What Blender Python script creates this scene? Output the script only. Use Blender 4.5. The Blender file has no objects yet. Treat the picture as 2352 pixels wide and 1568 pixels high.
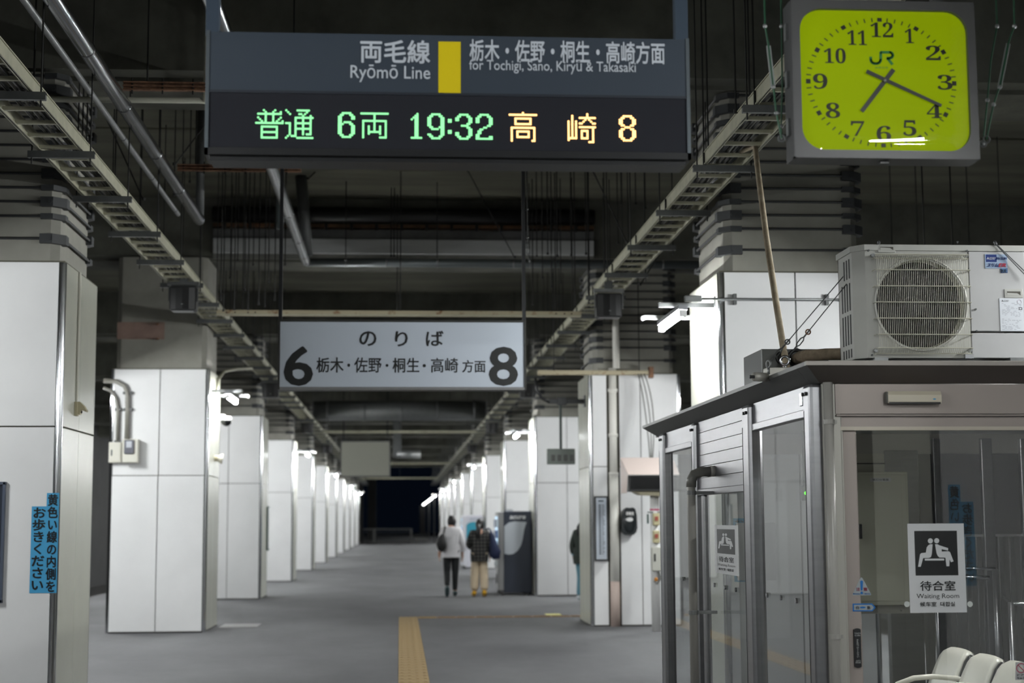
import bpy, bmesh, math, random
import numpy as np
from mathutils import Vector, Matrix
random.seed(7)
SC = bpy.context.scene
COL = SC.collection
# ---------------------------------------------------------------- camera (55 mm, tilted up, a little yawed and rolled)
F_PX, CAM_H = 3593.0, 1.6
_yc = np.array([-258.0, -415.0, -F_PX]); _yc /= np.linalg.norm(_yc)
_up = np.array([-0.0052, 1.0, 0.0]); _up[2] = -(_up[:2] @ _yc[:2]) / _yc[2]; _up /= np.linalg.norm(_up)
_xc = np.cross(_yc, _up)
RWC = np.stack([_xc, _yc, _up], 1)
cam_data = bpy.data.cameras.new('camera'); cam = bpy.data.objects.new('camera', cam_data); COL.objects.link(cam)
cam_data.sensor_width = 36.0; cam_data.lens = F_PX / 2352.0 * 36.0
cam_data.clip_start = 0.05; cam_data.clip_end = 600
mw = Matrix([list(r) for r in RWC.T]).to_4x4(); mw.translation = (0, 0, CAM_H); cam.matrix_world = mw
cam_data.dof.use_dof = True; cam_data.dof.focus_distance = 10.3; cam_data.dof.aperture_fstop = 2.0
SC.camera = cam
# ---------------------------------------------------------------- night world, exposure
w = bpy.data.worlds.new('night'); SC.world = w; w.use_nodes = True
w.node_tree.nodes['Background'].inputs[0].default_value = (0.0012, 0.0022, 0.0045, 1)
w.node_tree.nodes['Background'].inputs[1].default_value = 1.0
SC.view_settings.view_transform = 'Standard'; SC.view_settings.look = 'None'
SC.view_settings.exposure = 0.0; SC.view_settings.gamma = 1.0; SC.view_settings.use_curve_mapping = False
TUBE_POWER = 290.0          # radiance of every fluorescent tube
OUTER_POWER = 860.0
try:
    SC.cycles.max_bounces = 8; SC.cycles.transparent_max_bounces = 24; SC.cycles.diffuse_bounces = 5
    SC.cycles.glossy_bounces = 4; SC.cycles.sample_clamp_indirect = 6.0
except Exception:
    pass

# ---------------------------------------------------------------- measuring: pixel of the photograph -> point on a real plane
def _ray(px, py): return RWC.T @ np.array([px - 1176.0, 784.0 - py, -F_PX])
def at(px, py, Y):
    r = _ray(px, py); t = Y / r[1]; return Vector((t * r[0], Y, CAM_H + t * r[2]))
def atx(px, py, X):
    r = _ray(px, py); t = X / r[0]; return Vector((X, t * r[1], CAM_H + t * r[2]))
def atz(px, py, Z):
    r = _ray(px, py); t = (Z - CAM_H) / r[2]; return Vector((t * r[0], t * r[1], Z))

# ---------------------------------------------------------------- materials
def lin(c):
    c = c / 255.0
    return c / 12.92 if c <= 0.04045 else ((c + 0.055) / 1.055) ** 2.4
def rgb(c): return (lin(c[0]), lin(c[1]), lin(c[2]), 1.0)
MATS = {}
def M(name, c, rough=0.5, metal=0.0, var=0.0, scale=6.0, bump=0.0, c2=None, stretch=None, coat=0.0, spec=0.5, detail=5.0, lo=0.35, hi=0.7):
    if name in MATS: return MATS[name]
    m = bpy.data.materials.new(name); m.use_nodes = True; nt = m.node_tree; b = nt.nodes['Principled BSDF']
    b.inputs['Base Color'].default_value = rgb(c); b.inputs['Roughness'].default_value = rough; b.inputs['Metallic'].default_value = metal
    b.inputs['Specular IOR Level'].default_value = spec
    if coat: b.inputs['Coat Weight'].default_value = coat; b.inputs['Coat Roughness'].default_value = 0.08
    if var or bump or c2:
        tc = nt.nodes.new('ShaderNodeTexCoord'); mp = nt.nodes.new('ShaderNodeMapping'); nz = nt.nodes.new('ShaderNodeTexNoise')
        nz.inputs['Scale'].default_value = scale; nz.inputs['Detail'].default_value = detail; nz.inputs['Roughness'].default_value = 0.62
        if stretch: mp.inputs['Scale'].default_value = stretch
        nt.links.new(tc.outputs['Object'], mp.inputs[0]); nt.links.new(mp.outputs[0], nz.inputs['Vector'])
        if var or c2:
            r = nt.nodes.new('ShaderNodeValToRGB'); e = r.color_ramp.elements
            a = c2 or tuple(max(0, x * (1 - var)) for x in c)
            e[0].position = lo; e[0].color = rgb(a); e[1].position = hi; e[1].color = rgb(c)
            nt.links.new(nz.outputs['Fac'], r.inputs[0]); nt.links.new(r.outputs[0], b.inputs['Base Color'])
        if bump:
            bp = nt.nodes.new('ShaderNodeBump'); bp.inputs['Strength'].default_value = bump; bp.inputs['Distance'].default_value = 0.01
            nt.links.new(nz.outputs['Fac'], bp.inputs['Height']); nt.links.new(bp.outputs[0], b.inputs['Normal'])
    MATS[name] = m; return m
def ME(name, c, strength, base=(10, 10, 10)):
    if name in MATS: return MATS[name]
    m = bpy.data.materials.new(name); m.use_nodes = True; b = m.node_tree.nodes['Principled BSDF']
    b.inputs['Base Color'].default_value = rgb(base); b.inputs['Roughness'].default_value = 0.4
    b.inputs['Emission Color'].default_value = c if len(c) == 4 else (*c, 1); b.inputs['Emission Strength'].default_value = strength
    MATS[name] = m; return m
def glass_mat(name, tint=(0.975, 0.985, 0.98), ior=2.05, haze=0.0):
    m = bpy.data.materials.new(name); m.use_nodes = True; nt = m.node_tree; nt.nodes.remove(nt.nodes['Principled BSDF'])
    out = nt.nodes['Material Output']; t = nt.nodes.new('ShaderNodeBsdfTransparent'); g = nt.nodes.new('ShaderNodeBsdfGlossy')
    g.inputs['Roughness'].default_value = 0.0; fr = nt.nodes.new('ShaderNodeFresnel'); mx = nt.nodes.new('ShaderNodeMixShader')
    fr.inputs[0].default_value = ior; t.inputs[0].default_value = (*tint, 1)
    # the pane is a thin box: reflect where a ray enters it, let it leave freely
    geo = nt.nodes.new('ShaderNodeNewGeometry'); inv = nt.nodes.new('ShaderNodeMath'); inv.operation = 'SUBTRACT'; inv.inputs[0].default_value = 1.0
    mul = nt.nodes.new('ShaderNodeMath'); mul.operation = 'MULTIPLY'
    nt.links.new(geo.outputs['Backfacing'], inv.inputs[1]); nt.links.new(fr.outputs[0], mul.inputs[0]); nt.links.new(inv.outputs[0], mul.inputs[1])
    nt.links.new(mul.outputs[0], mx.inputs[0]); nt.links.new(t.outputs[0], mx.inputs[1]); nt.links.new(g.outputs[0], mx.inputs[2])
    nt.links.new(mx.outputs[0], out.inputs[0]); MATS[name] = m; return m

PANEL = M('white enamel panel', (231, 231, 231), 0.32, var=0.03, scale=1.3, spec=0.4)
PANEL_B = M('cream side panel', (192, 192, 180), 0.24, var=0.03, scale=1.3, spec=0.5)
JOINT = M('grey joint', (84, 82, 70), 0.8)
STEEL = M('polished stainless', (188, 190, 192), 0.16, 1.0)
ALU = M('anodised aluminium', (146, 146, 149), 0.3, 0.9, var=0.05, scale=3, stretch=(1, 1, 9))
ALU_L = M('pale aluminium', (178, 176, 168), 0.4, 0.35)
ALU_P = M('rosy beige aluminium', (160, 150, 144), 0.42, 0.25)
GALV = M('galvanised steel', (150, 152, 152), 0.42, 0.7, var=0.12, scale=14)
GALV_D = M('dull zinc', (96, 98, 98), 0.5, 0.5, var=0.1, scale=10)
JACKET = M('aluminium pipe jacket', (158, 160, 162), 0.22, 1.0, bump=0.15, scale=7)
CREAM = M('cream painted steel', (176, 174, 152), 0.5, var=0.12, scale=6)
CREAM_R = M('rusty cream steel', (168, 158, 132), 0.6, c2=(120, 84, 52), scale=9, lo=0.3, hi=0.45)
CONC = M('painted concrete', (152, 150, 141), 0.75, var=0.1, scale=2.2, bump=0.08)
CONC_P = M('stained concrete', (146, 143, 134), 0.8, c2=(124, 114, 104), scale=1.1, bump=0.08)
BEAM = M('dark beam concrete', (104, 104, 95), 0.9, var=0.25, scale=1.6, bump=0.1)
BAND = M('pale beam band', (196, 198, 198), 0.75, var=0.12, scale=1.5, stretch=(0.4, 1, 3))
SLAB = M('dark ceiling concrete', (112, 111, 96), 0.92, c2=(72, 71, 60), scale=0.9, bump=0.12, stretch=(0.35, 1.6, 1), lo=0.3, hi=0.75)
TIE = M('dark tie rod paint', (46, 47, 48), 0.5, 0.1)
TIE_B = M('dark anchor casting', (56, 58, 60), 0.55, 0.1)
BLACK = M('black paint', (18, 18, 19), 0.45)
BLACKP = M('black plastic', (22, 23, 25), 0.4)
DARK = M('dark grey steel', (60, 61, 62), 0.5, 0.2)
ROD = M('dark rod', (26, 26, 24), 0.6, 0.2)
RUST = M('rusted steel', (150, 112, 86), 0.85, c2=(98, 70, 54), scale=16, bump=0.3)
ASPHALT = M('worn asphalt', (106, 106, 108), 0.72, c2=(84, 84, 86), scale=0.55, bump=0.0, stretch=(1, 0.5, 1), spec=0.35, detail=9)
PATCH = M('smooth mortar patch', (150, 148, 148), 0.6, var=0.06, scale=4)
TACT = M('worn yellow tactile tile', (168, 144, 100), 0.65, c2=(146, 122, 84), scale=7)
TACT_O = M('worn ochre tactile tile', (160, 122, 78), 0.7, c2=(128, 112, 92), scale=5)
YELLOW = M('yellow marker', (214, 208, 110), 0.5)
WHITE = M('white enamel', (232, 232, 230), 0.35)
PAPER = M('white printed paper', (226, 228, 228), 0.5)
INK = M('black ink', (14, 16, 16), 0.5)
BLUE_T = M('light blue sticker', (70, 158, 204), 0.45)
BALLAST = M('dark ballast', (44, 43, 40), 0.95, var=0.4, scale=5, bump=0.5)
WALLD = M('dark outer wall', (54, 54, 54), 0.9, var=0.2, scale=0.7)
GLASS = glass_mat('clear glazing')
GLASS_S = glass_mat('clear side glazing', tint=(0.97, 0.98, 0.98), ior=2.15)
TUBE_E = ME('lit fluorescent tube', (0.97, 1.0, 1.0), TUBE_POWER, (240, 240, 240))
TUBE_O = ME('lit outer fluorescent tube', (0.97, 1.0, 1.0), OUTER_POWER, (240, 240, 240))

# ---------------------------------------------------------------- mesh building
class MB:
    def __init__(s): s.v = []; s.f = []
    def add(s, vs, fs):
        n = len(s.v); s.v += [tuple(v) for v in vs]; s.f += [tuple(i + n for i in f) for f in fs]; return s
    def box(s, a, b):
        x0, y0, z0 = (min(a[i], b[i]) for i in range(3)); x1, y1, z1 = (max(a[i], b[i]) for i in range(3))
        return s.add([(x0, y0, z0), (x1, y0, z0), (x1, y1, z0), (x0, y1, z0), (x0, y0, z1), (x1, y0, z1), (x1, y1, z1), (x0, y1, z1)],
                     [(0, 3, 2, 1), (4, 5, 6, 7), (0, 1, 5, 4), (1, 2, 6, 5), (2, 3, 7, 6), (3, 0, 4, 7)])
    def bbox(s, a, b, r=0.005):
        # box with chamfered edges (all twelve)
        x0, y0, z0 = (min(a[i], b[i]) for i in range(3)); x1, y1, z1 = (max(a[i], b[i]) for i in range(3))
        bm = bmesh.new(); bmesh.ops.create_cube(bm, size=1.0)
        for v in bm.verts:
            v.co = Vector(((x0 + x1) / 2 + v.co.x * (x1 - x0), (y0 + y1) / 2 + v.co.y * (y1 - y0), (z0 + z1) / 2 + v.co.z * (z1 - z0)))
        bmesh.ops.bevel(bm, geom=bm.edges[:], offset=r, segments=2, affect='EDGES', profile=0.5)
        return s.bm(bm)
    def bm(s, bm):
        bm.verts.index_update(); s.add([v.co[:] for v in bm.verts], [[v.index for v in f.verts] for f in bm.faces]); bm.free(); return s
    def tube(s, pts, r, n=8, caps=True):
        pts = [Vector(p) for p in pts]; rings = []; u = None
        rs = r if isinstance(r, (list, tuple)) else [r] * len(pts)
        for i, p in enumerate(pts):
            d = (pts[min(i + 1, len(pts) - 1)] - pts[max(i - 1, 0)]).normalized()
            if u is None: u = d.cross(Vector((0, 0, 1)) if abs(d.z) < 0.9 else Vector((1, 0, 0))).normalized()
            u = (u - d * u.dot(d)).normalized(); w = d.cross(u)
            rings.append([p + (u * math.cos(2 * math.pi * k / n) + w * math.sin(2 * math.pi * k / n)) * rs[i] for k in range(n)])
        vs = [v for g in rings for v in g]; fs = []
        for i in range(len(pts) - 1):
            for k in range(n):
                a, b = i * n + k, i * n + (k + 1) % n; fs.append((a, b, b + n, a + n))
        if caps: fs.append(tuple(range(n))[::-1]); fs.append(tuple((len(pts) - 1) * n + k for k in range(n)))
        return s.add(vs, fs)
    def bar(s, p, q, wdt, hgt, up=(0, 0, 1)):
        # rectangular bar between two points
        p, q = Vector(p), Vector(q); d = (q - p).normalized(); up = Vector(up)
        if abs(d.dot(up)) > 0.95: up = Vector((0, 1, 0))
        a = d.cross(up).normalized() * wdt / 2; b = a.cross(d).normalized() * hgt / 2
        vs = [p - a - b, p + a - b, p + a + b, p - a + b, q - a - b, q + a - b, q + a + b, q - a + b]
        return s.add(vs, [(0, 3, 2, 1), (4, 5, 6, 7), (0, 1, 5, 4), (1, 2, 6, 5), (2, 3, 7, 6), (3, 0, 4, 7)][::1])
    def prism(s, poly, o, u, v, d):
        # polygon (2-D list) on the plane o,u,v extruded by vector d
        o, u, v, d = Vector(o), Vector(u), Vector(v), Vector(d); n = len(poly)
        a = [o + u * x + v * y for x, y in poly]; b = [p + d for p in a]
        fs = [tuple(range(n)), tuple(range(2 * n - 1, n - 1, -1))] + [(i, i + n, (i + 1) % n + n, (i + 1) % n) for i in range(n)]
        return s.add(a + b, fs)
    def ball(s, c, r, n=12, m=8):
        rx, ry, rz = r if isinstance(r, (tuple, list)) else (r, r, r); c = Vector(c); vs = [c + Vector((0, 0, rz))]
        for i in range(1, m):
            t = math.pi * i / m
            vs += [c + Vector((rx * math.sin(t) * math.cos(2 * math.pi * k / n), ry * math.sin(t) * math.sin(2 * math.pi * k / n), rz * math.cos(t))) for k in range(n)]
        vs.append(c - Vector((0, 0, rz))); fs = [(0, 1 + k, 1 + (k + 1) % n) for k in range(n)]
        for i in range(m - 2):
            for k in range(n):
                a, b = 1 + i * n + k, 1 + i * n + (k + 1) % n; fs.append((a, a + n, b + n, b))
        e = len(vs) - 1; q = 1 + (m - 2) * n; fs += [(q + (k + 1) % n, q + k, e) for k in range(n)]
        return s.add(vs, fs)
    def ring(s, c, nrm, R, r, n=20, m=6):
        c, nrm = Vector(c), Vector(nrm).normalized(); u = nrm.orthogonal().normalized(); w = nrm.cross(u)
        return s.tube([c + (u * math.cos(2 * math.pi * k / n) + w * math.sin(2 * math.pi * k / n)) * R for k in range(n + 1)], r, m, False)
    def mesh(s, name, off):
        me = bpy.data.meshes.new(name); me.from_pydata([(x - off[0], y - off[1], z - off[2]) for x, y, z in s.v], [], s.f)
        bm = bmesh.new(); bm.from_mesh(me); bmesh.ops.recalc_face_normals(bm, faces=bm.faces[:]); bm.to_mesh(me); bm.free()
        me.update(); return me
OFF = {}
def tag(o, label=None, cat=None, group=None, kind=None):
    if label: o['label'] = label
    if cat: o['category'] = cat
    if group: o['group'] = group
    if kind: o['kind'] = kind
    return o
def thing(name, label, cat, loc=(0, 0, 0), group=None, kind=None):
    o = bpy.data.objects.new(name, None); COL.objects.link(o); o.location = loc; o.empty_display_size = 0.1
    OFF[o.name] = Vector(loc); return tag(o, label, cat, group, kind)
def part(name, mb, mat, parent, smooth=False, label=None, kind=None):
    off = OFF[parent.name] if parent is not None else Vector((0, 0, 0))
    me = mb.mesh(name, off) if isinstance(mb, MB) else mb
    if mat is not None: me.materials.append(mat)
    if smooth:
        for p in me.polygons: p.use_smooth = True
    o = bpy.data.objects.new(name, me); COL.objects.link(o); o.parent = parent; OFF[o.name] = off
    return tag(o, label, None, None, kind)
def solo(name, mb, mat, label, cat, group=None, smooth=False, kind=None):
    xs = list(zip(*mb.v)); off = Vector(((min(xs[0]) + max(xs[0])) / 2, (min(xs[1]) + max(xs[1])) / 2, min(xs[2])))
    me = mb.mesh(name, off); me.materials.append(mat)
    if smooth:
        for p in me.polygons: p.use_smooth = True
    o = bpy.data.objects.new(name, me); COL.objects.link(o); o.location = off; OFF[o.name] = off
    return tag(o, label, cat, group, kind)
def structure(name, mb, mat, smooth=False): return solo(name, mb, mat, None, None, kind='structure', smooth=smooth)
def copy_tree(o, loc=None, parent=None, label=None):
    c = o.copy(); COL.objects.link(c); c.parent = parent; OFF[c.name] = Vector(loc) if loc is not None else Vector((0, 0, 0))
    if loc is not None: c.location = loc
    if label: c['label'] = label
    for ch in list(o.children): copy_tree(ch, None, c)
    for ch in c.children:
        OFF[ch.name] = OFF[c.name]
        for g in ch.children: OFF[g.name] = OFF[c.name]
    return c
FONT_CACHE = {}
def text_mesh(name, s, o, U, V, bold=0.0, shear=0.0, line=None):
    """lettering fitted into the rectangle at corner o spanned by U (width) and V (height), flat"""
    c = bpy.data.curves.new(name, 'FONT'); c.body = s; c.shear = shear; c.resolution_u = 3
    if line: c.space_line = line
    t = bpy.data.objects.new(name, c); COL.objects.link(t); bpy.context.view_layer.update()
    me = bpy.data.meshes.new_from_object(t.evaluated_get(bpy.context.evaluated_depsgraph_get()))
    bpy.data.objects.remove(t); bpy.data.curves.remove(c)
    co = np.zeros(len(me.vertices) * 3); me.vertices.foreach_get('co', co); co = co.reshape(-1, 3)
    lo, hi = co.min(0), co.max(0); o, U, V = Vector(o), Vector(U), Vector(V)
    q = (co - lo) / np.maximum(hi - lo, 1e-6)
    co2 = np.array(o)[None] + q[:, :1] * np.array(U)[None] + q[:, 1:2] * np.array(V)[None]
    me.vertices.foreach_set('co', co2.ravel()); me.update(); me.materials.clear()
    if bold:
        bm = bmesh.new(); e = bold * U.length / max(hi[0] - lo[0], 1e-6); e2 = bold * V.length / max(hi[1] - lo[1], 1e-6); u, v = U.normalized() * e, V.normalized() * e2
        nrm = U.cross(V).normalized() * 2.5e-4
        for i, d in enumerate((Vector((0, 0, 0)), u, -u, v, -v, (u + v) * 0.7, (u - v) * 0.7, (v - u) * 0.7, (-u - v) * 0.7)):
            n0 = len(bm.verts); bm.from_mesh(me); bm.verts.ensure_lookup_table()
            for q in bm.verts[n0:]: q.co += d + nrm * i
        bm.to_mesh(me); bm.free()
    return me
def text(name, s, o, U, V, mat, parent, bold=0.0, shear=0.0, line=None):
    me = text_mesh(name, s, o, U, V, bold, shear, line); off = OFF[parent.name]
    for v in me.vertices: v.co -= off
    return part(name, me, mat, parent)
def ptext(name, s, x0, y0, x1, y1, Y, mat, parent, bold=0.0, shear=0.0, line=None):
    """lettering in the rectangle seen between (x0,y0) and (x1,y1) on the upright plane at depth Y"""
    a, b = at(x0, y1, Y), at(x1, y0, Y)
    return text(name, s, (a.x, Y, a.z), (b.x - a.x, 0, 0), (0, 0, b.z - a.z), mat, parent, bold, shear, line)
# ================================================================ SETTING
YEND = 126.0
PX = 2.93                     # aisle face of the pillars
LY = lambda n: 13.8 + 10.0 * (n - 1)
RY = lambda n: 14.12 + 10.02 * (n - 1)
structure('floor', MB().box((-6.8, -14, -0.25), (6.8, 240, 0.0)), ASPHALT)
structure('ground', MB().box((-16, -14, -1.5), (16, 260, -1.25)), BALLAST)
structure('wall_left', MB().box((-14.3, -14, -1.3), (-14, YEND, 6.6)), WALLD)
structure('wall_right', MB().box((14, -14, -1.3), (14.3, YEND, 6.6)), WALLD)
structure('wall_back', MB().box((-14, -14.3, -1.3), (14, -14, 6.6)), WALLD)
fl = bpy.data.objects['floor']
part('mortar_patch', MB().box((-2.78, 24.75, -0.02), (-2.2, 25.6, 0.004)), PATCH, fl, label='pale smooth mortar patch')
part('yellow_marker', MB().box((2.52, 27.1, -0.02), (2.78, 27.5, 0.006)), YELLOW, fl, label='small yellow floor marker')

ceil = thing('ceiling', None, None, (0, 0, 6.55), kind='structure')
beam_rows = [(-6.0, -4.6), (3.9, 5.3)] + [(LY(n) + 0.12, LY(n) + 1.5) for n in range(1, 12)]
prev = -14.0
slab_i = 0
for (b0, b1) in beam_rows + [(YEND, YEND)]:
    gap = b0 - prev; k = max(1, round(gap / 2.1))
    for j in range(k):
        y0, y1 = prev + gap * j / k, prev + gap * (j + 1) / k
        z = 6.55 + (0.02 if slab_i % 2 else 0.0); slab_i += 1
        part('slab', MB().box((-14, y0 + 0.012, z), (14, y1 - 0.012, 6.75)), SLAB, ceil)
    prev = b1
part('slab', MB().box((-14.2, -14, 6.75), (14.2, YEND, 6.9)), BEAM, ceil)
for i, (b0, b1) in enumerate(beam_rows):
    r = thing('beam', None, None, (0, b0, 5.65), kind='structure')
    part('girder', MB().box((-14, b0, 5.66), (14, b1, 6.75)), BEAM, r)
    part('haunch', MB().box((-14, b0 + 0.25, 5.62), (14, b1 - 0.25, 5.66)), BEAM, r)
    if i == 3:
        part('cover_band', MB().bbox((-2.86, b0 - 0.10, 5.70), (3.0, b0, 5.93), 0.012), BAND, r, label='pale grey cover band')
        part('cover_ledge', MB().box((-2.86, b0 - 0.05, 5.93), (3.0, b0, 6.08)), M('grey ledge', (104, 105, 105), 0.8, var=0.12), r)
        part('foot_strip', MB().box((-2.86, b0 - 0.03, 5.62), (3.0, b0 + 0.02, 5.70)), M('grey foot strip', (126, 126, 120), 0.8, var=0.12), r)
# dark pipe and copper coloured gutter running along the second beam
b0 = beam_rows[3][0]
t = thing('copper_gutter', 'narrow copper coloured gutter with brackets under the black pipe on the second beam', 'gutter', (0, b0 - 0.1, 6.1))
part('channel', MB().box((-2.86, b0 - 0.13, 6.11), (3.0, b0 - 0.10, 6.155)).box((-2.86, b0 - 0.13, 6.10), (3.0, b0, 6.112)), M('copper sheet', (150, 112, 84), 0.35, 0.7, c2=(60, 58, 50), scale=1.1), t)
for k in range(15): part('bracket', MB().box((-2.7 + 0.385 * k, b0 - 0.15, 6.06), (-2.655 + 0.385 * k, b0 - 0.13, 6.16)), ROD, t)
solo('black_pipe', MB().tube([(-2.86, b0 - 0.14, 6.29), (3.0, b0 - 0.14, 6.29)], 0.115, 14), BLACK, 'thick black pipe running across just above the copper coloured gutter', 'pipe', smooth=True)
for k, (x, s) in enumerate(((-2.9, 1), (3.1, -1))): pass

# ---------------------------------------------------------------- tactile paving
tp = thing('tactile_strip', 'worn yellow ribbed tactile paving strip running along the floor', 'paving', (0.15, 16, 0))
def tact_tile(x0, y0, w_, along_y, m, parent, src=[{}]):
    key = (along_y, m.name)
    if key not in src[0]:
        b = MB().box((0.004, 0.004, 0), (w_ - 0.004, w_ - 0.004, 0.007))
        for k in range(4):
            c = w_ * (k + 0.5) / 4
            b.box((c - 0.014, 0.02, 0.006), (c + 0.014, w_ - 0.02, 0.012)) if along_y else b.box((0.02, c - 0.014, 0.006), (w_ - 0.02, c + 0.014, 0.012))
        me = b.mesh('tile', (0, 0, 0)); me.materials.append(m); src[0][key] = me
    o = bpy.data.objects.new('tile', src[0][key]); COL.objects.link(o); o.parent = parent
    o.location = Vector((x0, y0, 0)) - OFF[parent.name]; return o
for k in range(60): tact_tile(-0.012, 7.6 + k * 0.322, 0.32, True, TACT, tp)
tb = thing('tactile_strip', 'faded ochre tactile strip crossing the floor towards the dispenser pillar', 'paving', (2, 26.7, 0))
for k in range(20): tact_tile(0.312 + k * 0.322, 26.6, 0.32, False, TACT if k < 1 else TACT_O, tb)

# ---------------------------------------------------------------- pillars
def pillar_parts(t, s, x0, y0, W=1.44, D=1.5, seam=2.44, top=3.88, split=None, rings='each', upper=True, front_out=0.0, trims=True, inset=0.085):
    """s = +1 for the row with the waiting room, -1 for the other; x0 aisle face, y0 front face"""
    X = lambda u: x0 + s * u
    part('core', MB().box((X(0.035), y0 + 0.035, 0), (X(W - 0.035), y0 + D - 0.035, top + 0.01)), JOINT, t)
    cols = split or [(0.055, W / 2 - 0.006), (W / 2 + 0.006, W - 0.055)]
    for (a, b) in cols:
        for (z0, z1) in ((0.02, seam - 0.006), (seam + 0.006, top)):
            fo = front_out if z0 < 1 else 0.0
            part('panel', MB().bbox((X(a), y0 - fo, z0), (X(b), y0 + 0.04, z1), 0.003), PANEL, t)
    for (a, b) in ((0.055, D / 2 - 0.004), (D / 2 + 0.004, D - 0.055)):
        for (z0, z1) in ((0.02, seam - 0.006), (seam + 0.006, top)):
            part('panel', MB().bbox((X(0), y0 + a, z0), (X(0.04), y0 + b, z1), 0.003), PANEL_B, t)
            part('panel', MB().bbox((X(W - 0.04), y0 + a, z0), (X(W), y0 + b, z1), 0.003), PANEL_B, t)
    for (a, b) in ((0.055, W / 2 - 0.006), (W / 2 + 0.006, W - 0.055)):
        part('panel', MB().bbox((X(a), y0 + D - 0.04, 0.02), (X(b), y0 + D, top), 0.003), PANEL, t)
    if trims:
        for (u, v, a0) in ((0.05, 0.05, 180), (W - 0.05, 0.05, 270), (W - 0.05, D - 0.05, 0), (0.05, D - 0.05, 90)):
            poly = [(0, 0)]
            for k in range(7):
                an = math.radians(a0 + 90 * k / 6); poly.append((0.052 * math.cos(an), 0.052 * math.sin(an)))
            b = MB().prism([(u + p[0], v + p[1]) for p in poly], (x0, y0, 0.0), (s, 0, 0), (0, 1, 0), (0, 0, top))
            part('corner_trim', b, STEEL, t, smooth=False)
    part('cap_ledge', MB().box((X(0.01), y0 + 0.01, top), (X(W - 0.01), y0 + D - 0.01, top + 0.015)), JOINT, t)
    i0, i1, c = inset, W - inset, 0.07
    poly = [(i0 + c, i0), (i1 - c, i0), (i1, i0 + c), (i1, D - i0 - c), (i1 - c, D - i0), (i0 + c, D - i0), (i0, D - i0 - c), (i0, i0 + c)]
    part('shaft', MB().prism(poly, (x0, y0, top), (s, 0, 0), (0, 1, 0), (0, 0, 5.615 - top)), CONC, t)
    if not rings: return
    zs = [4.10, 4.30] + [4.43 + 0.127 * k for k in range(10)]
    allb = MB()
    for k, z in enumerate(zs):
        b = MB(); e = 0.035; o = i0 - e
        cs = [(o, o), (W - o, o), (W - o, D - o), (o, D - o)]
        loop = []
        for j in range(4):
            p, q = Vector(cs[j]), Vector(cs[(j + 1) % 4]); d = (q - p).normalized(); loop += [p + d * 0.10, q - d * 0.10]
        b.tube([(X(p.x), y0 + p.y, z) for p in loop + loop[:1]], 0.0125, 6, False)
        blist = []
        for j, (u, v) in enumerate(cs):
            du, dv = (1 if j in (0, 3) else -1), (1 if j in (0, 1) else -1)
            boxes = MB(); blist.append(boxes); big = (k + j) % 2 == 0; h = 0.042 if big else 0.024
            # casting that folds round the chamfered corner
            g = 0.022 if big else 0.012
            poly = [(u + du * 0.19, v - dv * g), (u + du * 0.08, v - dv * g), (u - du * g, v + dv * 0.08), (u - du * g, v + dv * 0.19),
                    (u + du * 0.03, v + dv * 0.19), (u + du * 0.03, v + dv * 0.10), (u + du * 0.10, v + dv * 0.03), (u + du * 0.19, v + dv * 0.03)]
            boxes.prism(poly, (x0, y0, z - h), (s, 0, 0), (0, 1, 0), (0, 0, 2 * h))
            if big:
                boxes.tube([(X(u + du * 0.105), y0 + v - dv * 0.032, z), (X(u + du * 0.105), y0 + v + dv * 0.02, z)], 0.02, 8)
        if rings == 'each':
            r = part('tie_rod', b, TIE, t)
            for q in blist: part('corner_anchor', q, TIE_B, r)
        else:
            allb.add(b.v, b.f); [allb.add(q.v, q.f) for q in blist]
    if rings != 'each': part('tie_rods', allb, TIE, t, kind='stuff')

NTH = ['', 'first', 'second', 'third', 'fourth', 'fifth', 'sixth', 'seventh', 'eighth', 'ninth', 'tenth', 'eleventh']
ROWN = {-1: 'the row with the meter boxes', 1: 'the row behind the waiting room'}
far_proto = {}
ROWS = {-1: 'the meter box row', 1: 'the waiting room row'}
for s, YY in ((-1, LY), (1, RY)):
    for n in range(0, 12):
        x0, y0 = s * PX, YY(n)
        if n == 0: y0 = 4.0 if s < 0 else 4.15; x0 = x0 if s < 0 else 3.88
        lab = {(-1, 1): 'white panelled pillar with a blue walking notice and a cream sensor hood',
               (-1, 2): 'white panelled pillar with two meter boxes and a plain stained concrete top',
               (1, 1): 'white panelled pillar with dark tie rods standing directly behind the waiting room',
               (1, 2): 'white panelled pillar with the soap dispenser, drain pipe and tall timetable'}.get((s, n))
        if lab is None:
            lab = ('white panelled pillar, %s from the viewer in %s' % (NTH[n], ROWS[s])) if n else ('white panelled pillar beside the viewer in %s' % ROWS[s])
        near = n <= 3
        if near or s not in far_proto:
            t = thing('pillar', lab, 'pillar', (x0, y0, 0), 'white panelled pillars along the platform', kind='thing')
            if (s, n) == (-1, 2):
                pillar_parts(t, s, -2.86, y0 - 0.1, W=1.46, rings=None, seam=2.31, top=3.9, front_out=0.03, inset=0.06)
                part('stain', MB().box((-4.255, y0 - 0.045, 4.36), (-3.55, y0 - 0.036, 4.62)), M('pink damp stain', (158, 132, 120), 0.85, var=0.2, scale=3), t)
                for (px, py) in ((363, 744), (363, 778)):
                    q = at(px, py, y0 - 0.05); part('anchor_bolt', MB().tube([q, q + Vector((0, -0.09, -0.01))], 0.018, 6), RUST, t)
            elif (s, n) == (1, 2):
                pillar_parts(t, s, x0, y0, split=[(0.055, 0.275), (0.475, 0.80), (0.812, 1.385)])
            else:
                pillar_parts(t, s, x0, y0, rings='each' if near else 'joined')
            if not near: far_proto[s] = t
        else:
            copy_tree(far_proto[s], (x0, y0, 0), label=lab)

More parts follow.
